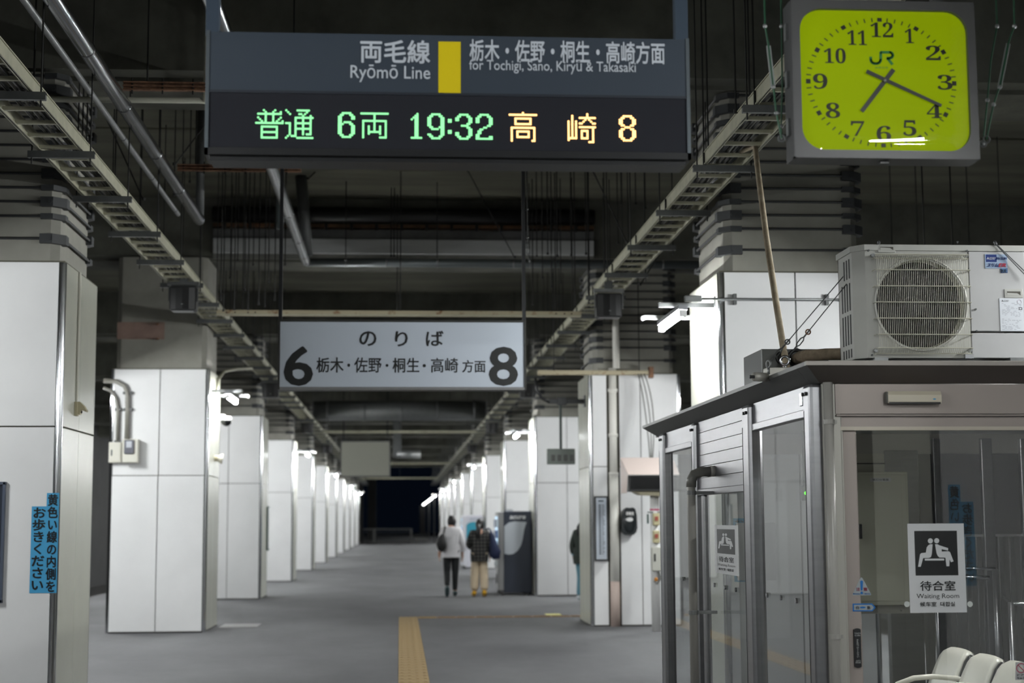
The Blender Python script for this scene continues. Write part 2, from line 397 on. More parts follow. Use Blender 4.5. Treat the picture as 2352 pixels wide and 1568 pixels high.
# ---------------------------------------------------------------- fluorescent lamps on the pillars
def lamp(s, x, y, z, label, group, wall_x, emis):
    t = thing('fluorescent_lamp', label, 'lamp', (x, y, z), group)
    d = -s if abs(x) < 3.1 else s                                   # from the pillar out
    part('reflector', MB().prism([(-0.044, 0.036), (0.044, 0.036), (0.04, 0.078), (-0.04, 0.078)], (x, y, z), (1, 0, 0), (0, 0, 1), (0, 1.22, 0)), M('lamp body grey', (150, 152, 156), 0.5), t)
    for q in (0.0, 1.18): part('end_cap', MB().bbox((x - 0.032, y + q, z - 0.03), (x + 0.032, y + q + 0.045, z + 0.032), 0.006), WHITE, t)
    part('tube', MB().tube([(x, y + 0.04, z), (x, y + 1.18, z)], 0.031, 14), emis, t, smooth=True, label='glowing white tube')
    for q in (0.16, 1.06):
        a = part('arm', MB().box((wall_x, y + q, z + 0.075), (x + d * 0.20, y + q + 0.012, z + 0.115)).box((wall_x, y + q - 0.012, z + 0.115), (x + d * 0.20, y + q + 0.03, z + 0.119)), GALV, t)
        part('wall_plate', MB().box((wall_x - d * 0.002, y + q - 0.03, z + 0.02), (wall_x + d * 0.008, y + q + 0.05, z + 0.18)), GALV, a)
        if q > 1: part('tip', MB().ball((x + d * 0.21, y + q + 0.006, z + 0.09), 0.025, 8, 6), WHITE, a)
    return t
for s, YY in ((-1, LY), (1, RY)):
    for n in range(-1, 12):
        y = YY(n) + 0.02 if n > 0 else (4.1 if n == 0 else -5.9)
        inner = (n % 2 == 0) if s < 0 else (n % 2 == 1)
        if inner:
            lab = 'lit fluorescent lamp on the aisle face of the %s pillar, %s' % (NTH[n] if n > 0 else 'unseen', ROWS[s])
            wx = s * (2.86 if (s, n) == (-1, 2) else PX)
            lamp(s, s * 2.6, y, 3.50, lab, 'fluorescent lamps on the aisle faces', wx, TUBE_E)
for s in (-1, 1):
    for k in range(38):
        x, y, z = s * 5.3, -9.0 + 3.33 * k, 3.55
        if k in (1, 3, 4, 11) or (s < 0 and k == 5): continue
        t = thing('fluorescent_lamp', 'lit fluorescent lamp over the platform edge, hidden behind %s' % ROWS[s], 'lamp', (x, y, z), 'hidden lamps over the platform edges')
        part('reflector', MB().prism([(-0.125, 0.036), (-0.12, 0.032), (-0.03, 0.04), (0.03, 0.04), (0.12, 0.032), (0.125, 0.036), (0.035, 0.075), (-0.035, 0.075)], (x, y, z), (1, 0, 0), (0, 0, 1), (0, 1.22, 0)), WHITE, t)
        for q in (0.0, 1.18): part('end_cap', MB().box((x - 0.028, y + q, z - 0.02), (x + 0.028, y + q + 0.045, z + 0.032)), WHITE, t)
        part('tube', MB().tube([(x, y + 0.04, z), (x, y + 1.18, z)], 0.0175, 10), TUBE_O, t, smooth=True, label='glowing white tube')
        for q in (0.2, 1.0): part('hanger_rod', MB().tube([(x, y + q, z + 0.07), (x, y + q, 6.56)], 0.008, 5), ROD, t)
lamp(1, 3.05, 4.15, 3.50, 'lit fluorescent lamp beside the viewer, seen only mirrored in the clock glass', 'fluorescent lamps on the aisle faces', 3.88, TUBE_E)
for k, (y0, y1) in enumerate(((127, 150), (153, 175))):
    t = thing('fluorescent_lamp', 'unbroken line of lit tubes far beyond the last pillar, %s stretch' % ('first' if k == 0 else 'last'), 'lamp', (2.6, y0, 3.5), 'distant lines of tubes')
    part('reflector', MB().box((2.54, y0, 3.55), (2.66, y1, 3.6)), WHITE, t); part('tube', MB().tube([(2.6, y0, 3.5), (2.6, y1, 3.5)], 0.05, 8), ME('distant tube', (0.97, 1.0, 1.0), 14.0, (240, 240, 240)), t)
    for q in (y0 + 1, y1 - 1): part('post', MB().box((2.75, q, 0), (2.85, q + 0.1, 3.65)), GALV_D, t)

# ---------------------------------------------------------------- cable ladders
for s in (-1, 1):
    t = thing('cable_ladder', 'cream steel cable ladder hung below the ceiling over %s' % ROWS[s], 'cable ladder', (s * 2.72, 8, 4.6), 'overhead cable ladders')
    xa, xb = s * 2.545, s * 2.875
    for x in (xa, xb):
        part('side_rail', MB().box((x - 0.004, 6.0, 4.56), (x + 0.004, 118, 4.67)).box((x - 0.014, 6.0, 4.56), (x + 0.014, 118, 4.568)).box((x - 0.014, 6.0, 4.662), (x + 0.014, 118, 4.67)), CREAM, t)
    rm = MB().box((min(xa, xb), -0.017, 0), (max(xa, xb), 0.017, 0.028)).mesh('rung', (s * 2.72, 0, 0)); rm.materials.append(CREAM)
    for k in range(110):
        o = bpy.data.objects.new('rung', rm); COL.objects.link(o); o.parent = t; o.location = (0, 6.2 + 0.39 * k - 8, -0.03)
    b = MB()
    for k in range(110, 285): b.box((min(xa, xb), 6.2 + 0.39 * k, 4.57), (max(xa, xb), 6.23 + 0.39 * k, 4.59))
    part('far_rungs', b, CREAM, t, kind='stuff')
    for j in range(6):
        x = s * (2.60 + 0.03 * j); pts = [(x + 0.012 * math.sin(0.9 * k + j * 2.1), 6 + 1.6 * k, 4.612 + 0.006 * math.sin(1.7 * k + j)) for k in range(71)]
        part('cable', MB().tube(pts, 0.011, 5, False), BLACKP if j != 3 else M('grey cable', (120, 120, 116), 0.6), t)
    xo, xi = s * 2.44, s * 2.965
    for k in range(19):
        y = (10.8 + 1.9 * (k - 1)) if s > 0 else (10.72 + 1.74 * (k - 1))
        h = part('hanger', MB().box((min(xo, xi), y - 0.02, 4.50), (max(xo, xi), y + 0.02, 4.535)).box((min(xo, xi), y - 0.02, 4.535), (max(xo, xi), y - 0.016, 4.555)).box((min(xo, xi), y + 0.016, 4.535), (max(xo, xi), y + 0.02, 4.555)), GALV_D, t)
        for x in (s * 2.475, s * 2.935): part('hanger_rod', MB().tube([(x, y, 4.45), (x, y, 6.56)], 0.007, 5), ROD, h)
        part('clip', MB().box((xa - 0.02, y - 0.008, 4.53), (xa + 0.0, y + 0.008, 4.68)), ROD, h)
    b = MB()
    for k in range(19, 62):
        y = 10.7 + 1.9 * (k - 1)
        b.box((min(xo, xi), y - 0.02, 4.50), (max(xo, xi), y + 0.02, 4.54)); b.tube([(s * 2.475, y, 4.5), (s * 2.475, y, 6.56)], 0.007, 4, False)
    part('far_hangers', b, GALV_D, t, kind='stuff')

# cross raceways between the two ladders
for k, (y, lab) in enumerate(((21.9, 'cream raceway crossing behind the platform number sign'), (51, 'thin pale raceway crossing high beyond the blank board'), (78.5, 'thin pale raceway crossing far down the platform'), (105, 'thin pale raceway crossing at the far end of the platform'))):
    t = thing('raceway', lab, 'raceway', (0, y, 4.5), 'cross raceways under the ceiling')
    part('body', MB().bbox((-2.56, y - 0.05, 4.48), (2.56, y + 0.05, 4.555), 0.006), CREAM_R if k == 0 else CREAM, t)
    part('lower_lip', MB().box((-2.56, y - 0.056, 4.48), (2.56, y - 0.05, 4.50)), CREAM, t)
    if k == 0:
        for x in (-2.42, -2.3, -2.12, -2.02, 2.2, 2.32, 2.42): part('cable_hole', MB().tube([(x, y - 0.051, 4.52), (x, y - 0.049, 4.52)], 0.012, 8), BLACK, t)
    for x in (-2.2, 0.0, 2.2): part('hanger_rod', MB().tube([(x, y, 4.55), (x, y, 6.56)], 0.008, 5), ROD, t)
ya = 23.9; a = at(1235, 850, ya); b_ = at(1497, 856, ya)
t = thing('raceway', 'short cream raceway with loose cables at the head of the dispenser pillar', 'raceway', (a.x, ya, a.z), 'cross raceways under the ceiling')
part('body', MB().bbox((a.x, ya - 0.04, b_.z - 0.035), (b_.x, ya + 0.04, b_.z + 0.035), 0.006), CREAM_R, t)
part('end_clamp', MB().box((b_.x - 0.05, ya - 0.06, b_.z - 0.08), (b_.x + 0.02, ya + 0.05, b_.z + 0.09)), RUST, t)
for x in (a.x + 0.25, b_.x - 0.2): part('hanger_rod', MB().tube([(x, ya - 0.03, b_.z), (x, ya - 0.03, 5.66)], 0.008, 5), ROD, t)
for k, (x0, x1) in enumerate(((1466, 1484), (1472, 1492), (1480, 1498))):
    p, q, r = at(x0, 858, ya - 0.05), at(x1 + 6 * k, 930, ya - 0.06), at(1493 + 3 * k, 1052, ya - 0.45)
    pts = [p * (1 - u) ** 2 + q * 2 * u * (1 - u) + r * u * u for u in [i / 10 for i in range(11)]]
    part('loose_cable', MB().tube(pts, 0.011, 6), M('grey cable', (120, 120, 116), 0.6), t, smooth=True)

# ---------------------------------------------------------------- loudspeakers under the ladders
def speaker(x, y, z, label, bright=False):
    t = thing('loudspeaker', label, 'speaker', (x, y, z), 'loudspeakers under the cable ladders')
    w2, h = 0.16, 0.30
    part('cabinet', MB().prism([(-w2, 0.02), (-w2 + 0.03, 0), (w2 - 0.03, 0), (w2, 0.02), (w2 + 0.004, h - 0.02), (w2 - 0.02, h), (-w2 + 0.02, h), (-w2 - 0.004, h - 0.02)], (x, y, z), (1, 0, 0), (0, 0, 1), (0, 0.2, 0)), BLACKP, t)
    g = [(-w2 + 0.012, -0.0), (-w2 / 2, -0.035), (0, -0.046), (w2 / 2, -0.035), (w2 - 0.012, 0)]
    b = MB(); n = len(g)
    b.add([(x + p[0], y + p[1], z + 0.015) for p in g] + [(x + p[0], y + p[1], z + h - 0.02) for p in g], [(i, i + 1, i + 1 + n, i + n) for i in range(n - 1)] + [tuple(range(n)), tuple(range(n, 2 * n))])
    part('grille', b, BLACK, t); part('badge', MB().box((x - 0.012, y - 0.05, z + 0.07), (x + 0.012, y - 0.044, z + 0.08)), GALV, t)
    part('bracket', MB().box((x - w2 - 0.03, y + 0.02, z + h + 0.02), (x + w2 + 0.03, y + 0.09, z + h + 0.06)).box((x - w2 - 0.02, y + 0.04, z + 0.12), (x - w2 - 0.006, y + 0.07, z + h + 0.03)).box((x + w2 + 0.006, y + 0.04, z + 0.12), (x + w2 + 0.02, y + 0.07, z + h + 0.03)), GALV if bright else GALV_D, t)
    part('mount', MB().box((x - 0.05, y + 0.03, z + h + 0.06), (x + 0.05, y + 0.08, 4.565)), GALV_D, t)
for s in (-1, 1):
    for k, px, py in ((0, 419 if s < 0 else 1400, 713 if s < 0 else 728), (1, 622 if s < 0 else 1208, 903), (2, 710 if s < 0 else 1129, 990), (3, 760 if s < 0 else 1081, 1037)):
        y = (19.1, 31.9, 44.6, 57.2)[k]; q = at(px, py, y)
        z = q.z if k == 0 else 4.12
        speaker(q.x if k == 0 else s * 2.62, y, z, 'black box loudspeaker under the cable ladder over %s, %s from the viewer' % (ROWS[s], NTH[k + 1]), s > 0 and k == 0)
# ================================================================ OVERHEAD PIPES, RODS
def pipe(name, pts, r, mat, label, cat='pipe', clamps=(), flange=None):
    t = thing(name, label, cat, pts[0])
    part('run', MB().tube(pts, r, 16), mat, t, smooth=True)
    pts = [Vector(p) for p in pts]
    for u in clamps:
        L = [(pts[i + 1] - pts[i]).length for i in range(len(pts) - 1)]; d = u * sum(L); i = 0
        while i < len(L) - 1 and d > L[i]: d -= L[i]; i += 1
        e = (pts[i + 1] - pts[i]).normalized(); c = pts[i] + e * d
        part('seam_band', MB().tube([c - e * 0.012, c + e * 0.012], r * 1.05, 16), flange or mat, t, smooth=True)
    return t
q = atz(458, 505, 5.2); pipe('silver_pipe', [(q.x, 5, 5.2), (q.x, q.y, 5.2)], 0.066, JACKET, 'thick shiny silver jacketed pipe ending open above the meter box pillar', clamps=(0.25, 0.5, 0.62, 0.75, 0.87, 0.995))
q = atz(409, 492, 5.1); pipe('grey_conduit', [(q.x, 5, 5.1), (q.x, q.y, 5.1)], 0.026, GALV, 'slim grey conduit running beside the thick silver pipe', 'conduit', clamps=(0.35, 0.6, 0.72, 0.85, 0.98), flange=GALV_D)
q = at(703, 602, 22.6); e = at(1612, 606, 22.6)
pipe('silver_pipe', [(q.x - 0.02, 5, q.z + 0.05), (q.x, 22.5, q.z)], 0.07, JACKET, 'thick silver jacketed pipe emerging below the departure sign and meeting the crosswise pipe', clamps=(0.4, 0.6, 0.8, 0.9, 0.97, 0.995), flange=STEEL)
pipe('grey_pipe', [(q.x, 22.6, q.z), (e.x, 22.6, q.z)], 0.064, M('blue grey pipe', (112, 118, 120), 0.35, 0.5), 'long blue grey pipe running crosswise below the second beam', clamps=(0.2, 0.52, 0.9), flange=GALV)
for px, lab in ((794, 'first'), (1004, 'second'), (1216, 'third')):
    c = at(px, 603, 22.6); t = thing('pipe_hanger', 'thin hanger with a bright clamp on the crosswise grey pipe, %s from its bend' % lab, 'hanger', (c.x, 22.6, q.z - 0.1), 'clamps of the crosswise pipe')
    part('rod', MB().tube([(c.x, 22.6, q.z + 0.06), (c.x, 22.6, 6.56)], 0.008, 5), ROD, t); part('clamp', MB().ring((c.x, 22.6, q.z), (1, 0, 0), 0.068, 0.006), GALV, t); part('bolt', MB().ball((c.x, 22.5, q.z + 0.02), 0.022, 8, 6), STEEL, t)
a, b_ = at(692, 372, 22.3), at(705, 588, 22.3)
pipe('drain_pipe', [(a.x, 22.3, 6.56), (b_.x, 22.3, b_.z)], 0.085, GALV_D, 'stout grey pipe dropping from the ceiling behind the silver pipe bend', clamps=(0.45,))
a = at(645, 372, 20.5); pipe('drain_pipe', [(a.x, 20.5, 6.56), (a.x, 20.5, 5.45)], 0.05, M('green grey pipe', (88, 98, 98), 0.4, 0.3), 'short green grey pipe dropping just behind the silver pipe')
a = at(463, 240, 18.6); b_ = at(463, 500, 18.6)
pipe('drain_pipe', [(a.x, 18.6, 6.56), (a.x, 18.6, b_.z)], 0.05, GALV_D, 'silver pipe dropping from the ceiling to the open silver pipe end', clamps=(0.6,))
a, b_ = at(-60, 229, 13.72), at(458, 231, 13.72)
pipe('silver_pipe', [(a.x - 2, 13.72, a.z), (b_.x, 13.72, b_.z), (b_.x + 0.05, 13.72, b_.z - 0.02), (b_.x + 0.06, 13.72, b_.z + 0.2), (b_.x + 0.06, 13.72, 6.56)], 0.026, M('bright pipe jacket', (220, 220, 204), 0.3, 0.1), 'slim bright silver pipe crossing to an elbow beside the departure sign', clamps=(0.9,))
for (x0, x1, py, Y, lab) in ((284, 700, 199, 13.4, 'upper rust brown steel channel passing behind the departure sign'), (408, 692, 386, 17.6, 'lower rust brown steel channel hanging under the departure sign')):
    a, b_ = at(x0, py, Y), at(x1, py, Y); t = thing('steel_channel', lab, 'channel', (a.x, Y, a.z), 'rusty channels')
    part('web', MB().box((a.x, Y - 0.012, a.z - 0.035), (b_.x, Y + 0.012, a.z + 0.035)), RUST, t)
    for dz in (-0.032, 0.0, 0.032): part('flange', MB().box((a.x, Y - 0.045, a.z + dz - 0.006), (b_.x, Y, a.z + dz + 0.006)), RUST, t)
    for k in range(6):
        x = a.x + (b_.x - a.x) * (k + 0.3) / 6; part('bolt', MB().tube([(x, Y - 0.03, a.z - 0.07), (x, Y - 0.03, a.z + 0.07)], 0.008, 6), ROD, t)
    for x in (a.x + 0.2, b_.x - 0.1): part('hanger_rod', MB().tube([(x, Y, a.z), (x, Y, 6.56)], 0.008, 5), ROD, t)
a = at(915, 935, 47.0)
t = thing('round_duct', 'grey round duct running crosswise below the ceiling beyond the platform number sign', 'duct', (0, 47, a.z))
part('run', MB().tube([(-2.6, 47, a.z - 0.1), (2.6, 47, a.z - 0.1)], 0.3, 20), GALV_D, t, smooth=True)
for k in range(5): part('joint_band', MB().tube([(-2.2 + 1.1 * k, 47, a.z - 0.1), (-2.14 + 1.1 * k, 47, a.z - 0.1)], 0.315, 20), GALV_D, t, smooth=True)
for x in (-1.5, 1.5): part('hanger_rod', MB().tube([(x, 47, a.z), (x, 47, 6.56)], 0.012, 5), ROD, t)
a = at(912, 1050, 60.0); t = thing('drop_duct', 'grey square duct dropping from the ceiling beside the blank board', 'duct', (a.x, 60, a.z))
part('shaft', MB().bbox((a.x - 0.16, 60, a.z), (a.x + 0.16, 60.3, 6.56), 0.01), GALV_D, t); part('elbow', MB().tube([(a.x, 60.15, a.z + 0.15), (a.x + 0.9, 60.15, a.z + 0.12)], 0.17, 16), GALV, t, smooth=True)

RG = 'hanger rods under the ceiling'
def rod(px, py0, py1, Y, label, r=0.0075, px1=None, group=RG):
    a, b = at(px, py0, Y), at(px1 if px1 is not None else px, py1, Y)
    if px1 is None: a.x = b.x
    a.z = min(a.z, 6.56)
    if py0 < -900: a.z = 6.56
    elif px1 is not None: a = b + (a - b) * ((6.56 - b.z) / max(a.z - b.z, 0.05))
    m = MB().tube([a, b], r, 5)
    t = thing('hanger_rod', label, 'hanger rod', b, group)
    part('rod', m, ROD, t); part('nut', MB().tube([b + Vector((0, 0, 0.0)), b + Vector((0, 0, 0.03))], r * 2.2, 6), ROD, t)
TOP = -999
L1_ = 'thin dark steel hanger rod in the cluster beside the silver pipe bend'
for k, x in enumerate((507, 513, 529, 538, 546, 562, 570, 582, 594, 608, 617, 631, 646, 655)):
    rod(x, TOP, (690, 715, 640, 712, 600, 668, 712, 610, 700, 705, 650, 690, 712, 610)[k], 19.6 + (k * 7 % 5) * 0.6, L1_)
L2_ = 'thin dark steel hanger rod in the cluster between sign pole and cable ladder'
for k, x in enumerate((1211, 1224, 1233, 1246, 1258, 1267, 1280, 1288, 1312, 1321, 1346, 1354, 1389, 1401, 1419, 1427, 1443, 1460, 1482)):
    rod(x, TOP, (560, 700, 590, 640, 585, 660, 590, 650, 588, 700, 585, 690, 640, 612, 560, 470, 560, 470, 480)[k], 19.8 + (k * 5 % 6) * 0.5, L2_)
for k, (x, y, Y) in enumerate(((77, 200, 13.2), (97, 212, 13.2), (189, 330, 14.2), (199, 330, 14.2), (264, 420, 15.6), (291, 196, 14.6), (364, 520, 17.5), (350, 196, 14.6), (400, 450, 18), (320, 520, 18.2), (436, 420, 18.4))):
    rod(x, TOP, y, Y, 'thin dark steel rod hanging from the ceiling near the thick silver pipe')
for x, y, Y in ((905, 590, 23.0), (898, 590, 23.0), (912, 728, 23.5)):
    rod(x, TOP, y, Y, 'thin dark steel rod hanging from the ceiling above the platform number sign')
for x, y, Y in ((1617, 372, 12.9), (1627, 362, 12.9), (1722, 245, 11.2), (1733, 240, 11.2), (1690, 260, 11.4)):
    rod(x, TOP, y, Y, 'thin dark steel rod hanging from the ceiling beside the clock')
for x, Y in ((2049, 19), (2108, 19.5), (2226, 19), (2300, 19.5)):
    rod(x, TOP, 566, Y, 'thin dark steel rod hanging from the ceiling behind the air conditioner')
LB = 'thin dark diagonal brace rod %s'
for (xa, ya_, xb, yb, Y, w_) in ((1068, 372, 1182, 592, 21.5, 'above the right end of the number sign'), (1352, 372, 1440, 558, 19.5, 'reaching the cable ladder hanger'), (1566, 500, 1470, 655, 19.2, 'leaving the cable ladder towards the pillar'),
                             (468, 290, 400, 380, 16.5, 'beside the thick silver pipe'), (262, 310, 330, 460, 16.2, 'crossing behind the grey conduit'), (724, 372, 706, 412, 22, 'at the stout grey pipe')):
    rod(xa, ya_, yb, Y, LB % w_, 0.008, xb, 'diagonal brace rods')
a = at(314, 0, 14.4); solo('olive_rope', MB().tube([(a.x, 14.4, 6.5), (a.x - 0.01, 14.42, 6.1), (a.x, 14.4, at(314, 190, 14.4).z)], 0.009, 6), M('olive cord', (110, 106, 66), 0.7), 'olive rope hanging from the ceiling onto the upper rusty channel', 'rope')

# ================================================================ DEPARTURE SIGN
Y = 7.0
t = thing('departure_sign', 'grey hanging departure sign with a yellow line mark and lit green and orange train text', 'sign', (0.22, Y, 3.23))
x0, x1, z0, z1 = -0.885, 1.337, 3.235, 3.83; zm = at(1000, 216, Y).z
SIGN_G = M('slate grey sign enamel', (54, 62, 72), 0.35, spec=0.5); LEDF = M('black led window', (42, 43, 48), 0.16, spec=0.5)
part('housing', MB().bbox((x0, Y + 0.012, z0 + 0.03), (x1, Y + 0.20, z1), 0.008), DARK, t)
part('line_panel', MB().box((x0 + 0.016, Y + 0.002, zm + 0.006), (x1 - 0.016, Y + 0.02, z1 - 0.004)), SIGN_G, t)
part('led_window', MB().box((x0 + 0.016, Y + 0.006, z0 + 0.055), (x1 - 0.016, Y + 0.02, zm - 0.006)), LEDF, t)
for x in (x0, x1 - 0.016): part('side_trim', MB().box((x, Y - 0.004, z0 + 0.02), (x + 0.016, Y + 0.02, z1)), M('sign edge', (120, 128, 134), 0.3, 0.7), t)
part('bottom_rail', MB().box((x0, Y - 0.004, z0 + 0.02), (x1, Y + 0.20, z0 + 0.05)).box((x0 + 0.02, Y + 0.03, z0), (x1 - 0.02, Y + 0.19, z0 + 0.02)), BLACKP, t)
part('divider', MB().box((x0 + 0.016, Y - 0.002, zm - 0.006), (x1 - 0.016, Y + 0.02, zm + 0.006)), M('dark blue divider', (26, 32, 42), 0.5), t)
for px in (490, 1562):
    a = at(px, 60, Y + 0.1); part('pole', MB().box((a.x - 0.03, Y + 0.06, z1), (a.x + 0.03, Y + 0.12, 6.56)), M('blue grey pole', (58, 70, 84), 0.4, 0.2), t)
SW = M('sign lettering grey white', (188, 194, 202), 0.45)
a, b_ = at(1007, 218, Y), at(1058, 96, Y); part('line_mark', MB().box((a.x, Y, a.z), (b_.x, Y + 0.01, b_.z)), M('yellow line mark', (214, 192, 10), 0.4), t)
ptext('lettering', '両毛線', 828, 94, 987, 143, Y, SW, t, 0.02); ptext('lettering', 'Ryōmō Line', 805, 151, 988, 188, Y, SW, t, 0.008)
ptext('lettering', '栃木・佐野・桐生・高崎方面', 1079, 98, 1526, 140, Y, SW, t, 0.018); ptext('lettering', 'for Tochigi, Sano, Kiryū & Takasaki', 1078, 142, 1460, 167, Y, SW, t, 0.006)
R = lambda *a: [c for p in a for c in (range(p[0], p[1] + 1) if isinstance(p, tuple) else [p])]
BIT = {
 'fu': [R(4, 10), R(5, 9, 13), R((1, 13)), R(5, 9), R(1, 5, 9, 13), R(2, 5, 9, 12), R(3, 5, 9, 11, 14), R((0, 14)), [], R((3, 11)), R(3, 11), R(3, 11), R((3, 11)), R(3, 11), R(3, 11), R((3, 11))],
 'tsu': [R(0, (6, 12)), R(1, 11), R(2, 7, 8, 10), R(9, 13), R((5, 14)), R(5, 9, 13), R(5, 9, 13), R(0, 1, 2, (5, 13)), R(2, 5, 9, 13), R(2, 5, 9, 13), R(2, (5, 13)), R(2, 5, 9, 13), R(2, 5, 9, 13), R(2, 5, 9, 11, 12, 13), R(1, 3, 4, 5), R(0, (6, 14))],
 '6': [R((2, 6)), R(1, 2, 6, 7), R(0, 1, 7, 8), R(0, 1, 7, 8), R(0, 1), R(0, 1, (3, 6)), R(0, 1, 2, 6, 7)] + [R(0, 1, 7, 8)] * 5 + [R(1, 2, 6, 7), R((2, 6))],
 'ryo': [R((0, 14)), [7], [7], [7], R((1, 13)), R(1, 7, 13), R(1, 7, 13), R(1, 4, 7, 10, 13), R(1, 4, 7, 10, 13), R(1, 4, 7, 10, 13), R(1, (4, 10), 13), R(1, 4, 10, 13), R(1, 13), R(1, (10, 13))],
 '1': [[3], R(2, 3), R(1, 2, 3), R(0, 2, 3)] + [R(2, 3)] * 9 + [R((0, 5))],
 '9': [R((2, 6)), R(1, 2, 6, 7)] + [R(0, 1, 7, 8)] * 5 + [R(1, 2, 6, 7, 8), R((2, 5), 7, 8), R(7, 8), R(7, 8), R(0, 1, 7, 8), R(1, 2, 6, 7), R((2, 6))],
 ':': [[], [], [], R(0, 1), R(0, 1), [], [], [], [], R(0, 1), R(0, 1)],
 '3': [R((2, 6)), R(1, 2, 6, 7), R(0, 1, 7, 8), R(0, 1, 7, 8), R(7, 8), R(6, 7), R((3, 6)), R(6, 7), R(7, 8), R(7, 8), R(0, 1, 7, 8), R(0, 1, 7, 8), R(1, 2, 6, 7), R((2, 6))],
 '2': [R((2, 6)), R(1, 2, 6, 7), R(0, 1, 7, 8), R(0, 1, 7, 8), R(0, 1, 7, 8), R(7, 8), R(6, 7), R(4, 5), R(2, 3), R(1, 2), R(1, 2), R(0, 1), R(0, 1, 7, 8), R((0, 8))],
 'taka': [[7], R((0, 14)), [], R((3, 11)), R(3, 11), R(3, 11), R((3, 11)), [], R((1, 13)), R(1, 13), R(1, (4, 10), 13), R(1, 4, 10, 13), R(1, 4, 10, 13), R(1, (4, 10), 13), R(1, 13), R(1, 12, 13)],
 'saki': [[10], R(2, 10), R(2, (6, 14)), R(2, 9, 11), R(0, 2, 4, 8, 12), R(0, 2, 4, 6, 7, 13, 14), R(0, 2, 4), R(0, 2, 4, (6, 14)), R(0, 2, 4, 13), R(0, 2, 4, (7, 10), 13), R(0, 2, 4, 7, 10, 13), R(0, 2, 4, 7, 10, 13), R(0, 2, 4, 7, 10, 13), R((0, 4), (7, 10), 13), R(0, 13), R(11, 12, 13)],
 '8': [R((2, 6)), R(1, 2, 6, 7), R(0, 1, 7, 8), R(0, 1, 7, 8), R(0, 1, 7, 8), R(1, 2, 6, 7), R((3, 5)), R(1, 2, 6, 7)] + [R(0, 1, 7, 8)] * 4 + [R(1, 2, 6, 7), R((2, 6))]}
LED_G = ME('lit green led', (0.30, 1.0, 0.40), 1.5); LED_O = ME('lit orange led', (1.0, 0.52, 0.18), 3.4); PIT = 0.00843
for key, px, py, m in (('fu', 588.8, 252.2, LED_G), ('tsu', 657.5, 252.8, LED_G), ('6', 778.6, 259, LED_G), ('ryo', 830, 260, LED_G), ('1', 945.9, 261, LED_G), ('9', 983.9, 261.9, LED_G), (':', 1031, 262.2, LED_G),
                       ('3', 1047.9, 262.8, LED_G), ('2', 1094.8, 263, LED_G), ('taka', 1171, 258.7, LED_O), ('saki', 1305.8, 261.4, LED_O), ('8', 1423.7, 266.3, LED_O)):
    o = at(px, py, Y); b = MB(); PIT = (at(px + 43.2, py, Y).x - o.x) / 10
    for r_, row in enumerate(BIT[key]):
        for c_ in row:
            cx, cz = o.x + c_ * PIT, o.z - r_ * PIT
            b.add([(cx + 0.0050 * math.cos(k * math.pi / 4), Y + 0.003, cz + 0.0050 * math.sin(k * math.pi / 4)) for k in range(8)], [tuple(range(8))])
    part('led_character', b, m, t, label='lit green character' if m is LED_G else 'lit orange character', kind='stuff')

# ================================================================ CLOCK
t = thing('station_clock', 'square hanging station clock with a yellow green face and black hands in a grey case', 'clock', (2.26, 7, 3.28))
x0, x1, z0, z1 = 1.823, 2.706, 3.272, 4.03
CASE = M('grey clock case', (70, 70, 71), 0.45, 0.1)
fx0, fx1 = at(1840, 180, Y).x, at(2226, 180, Y).x; fz1, fz0 = at(2030, 22, Y).z, at(2030, 345, Y).z
def rrect(x0, x1, z0, z1, r, n=8):
    out = []
    for cx, cz, a0 in ((x1 - r, z0 + r, -90), (x1 - r, z1 - r, 0), (x0 + r, z1 - r, 90), (x0 + r, z0 + r, 180)):
        for k in range(n + 1):
            an = math.radians(a0 + 90 * k / n); out.append((cx + r * math.cos(an), cz + r * math.sin(an)))
    return out
inner = rrect(fx0, fx1, fz0, fz1, 0.105); outer = []
for (x, z) in inner:   # project every inner point to the rectangle outside
    cx, cz = (fx0 + fx1) / 2, (fz0 + fz1) / 2; dx, dz = x - cx, z - cz
    k = min(((x1 - 0.004 - cx) if dx > 0 else (x0 + 0.004 - cx)) / dx if abs(dx) > 1e-6 else 9, ((z1 - 0.004 - cz) if dz > 0 else (z0 + 0.004 - cz)) / dz if abs(dz) > 1e-6 else 9)
    outer.append((cx + dx * k, cz + dz * k))
n = len(inner); b = MB()
cc = [(x1 - 0.004, z0 + 0.004), (x1 - 0.004, z1 - 0.004), (x0 + 0.004, z1 - 0.004), (x0 + 0.004, z0 + 0.004)]
vs = [(x, Y, z) for x, z in outer] + [(x, Y, z) for x, z in inner] + [(x, Y + 0.03, z) for x, z in inner] + [(x, Y, z) for x, z in cc]
fs = [(i, (i + 1) % n, (i + 1) % n + n, i + n) for i in range(n)] + [(i + n, (i + 1) % n + n, (i + 1) % n + 2 * n, i + 2 * n) for i in range(n)]
for q, cidx in enumerate((4, 13, 22, 31)):
    pass
b.add(vs, fs)
for q, (cx, cz) in enumerate(cc):            # fill the four outer corners
    j = [i for i in range(n) if (abs(outer[i][0] - cx) < 1e-6 or abs(outer[i][1] - cz) < 1e-6)]
    near_ = [i for i in range(n) if (outer[i][0] - (x0 + x1) / 2) * (cx - (x0 + x1) / 2) > 0 and (outer[i][1] - (z0 + z1) / 2) * (cz - (z0 + z1) / 2) > 0]
    for i in near_:
        i2 = (i + 1) % n
        if i2 in near_ and not (abs(outer[i][0] - outer[i2][0]) < 1e-6 or abs(outer[i][1] - outer[i2][1]) < 1e-6):
            b.add([(outer[i][0], Y, outer[i][1]), (cx, Y, cz), (outer[i2][0], Y, outer[i2][1])], [(0, 1, 2)])
part('bezel', b, CASE, t)
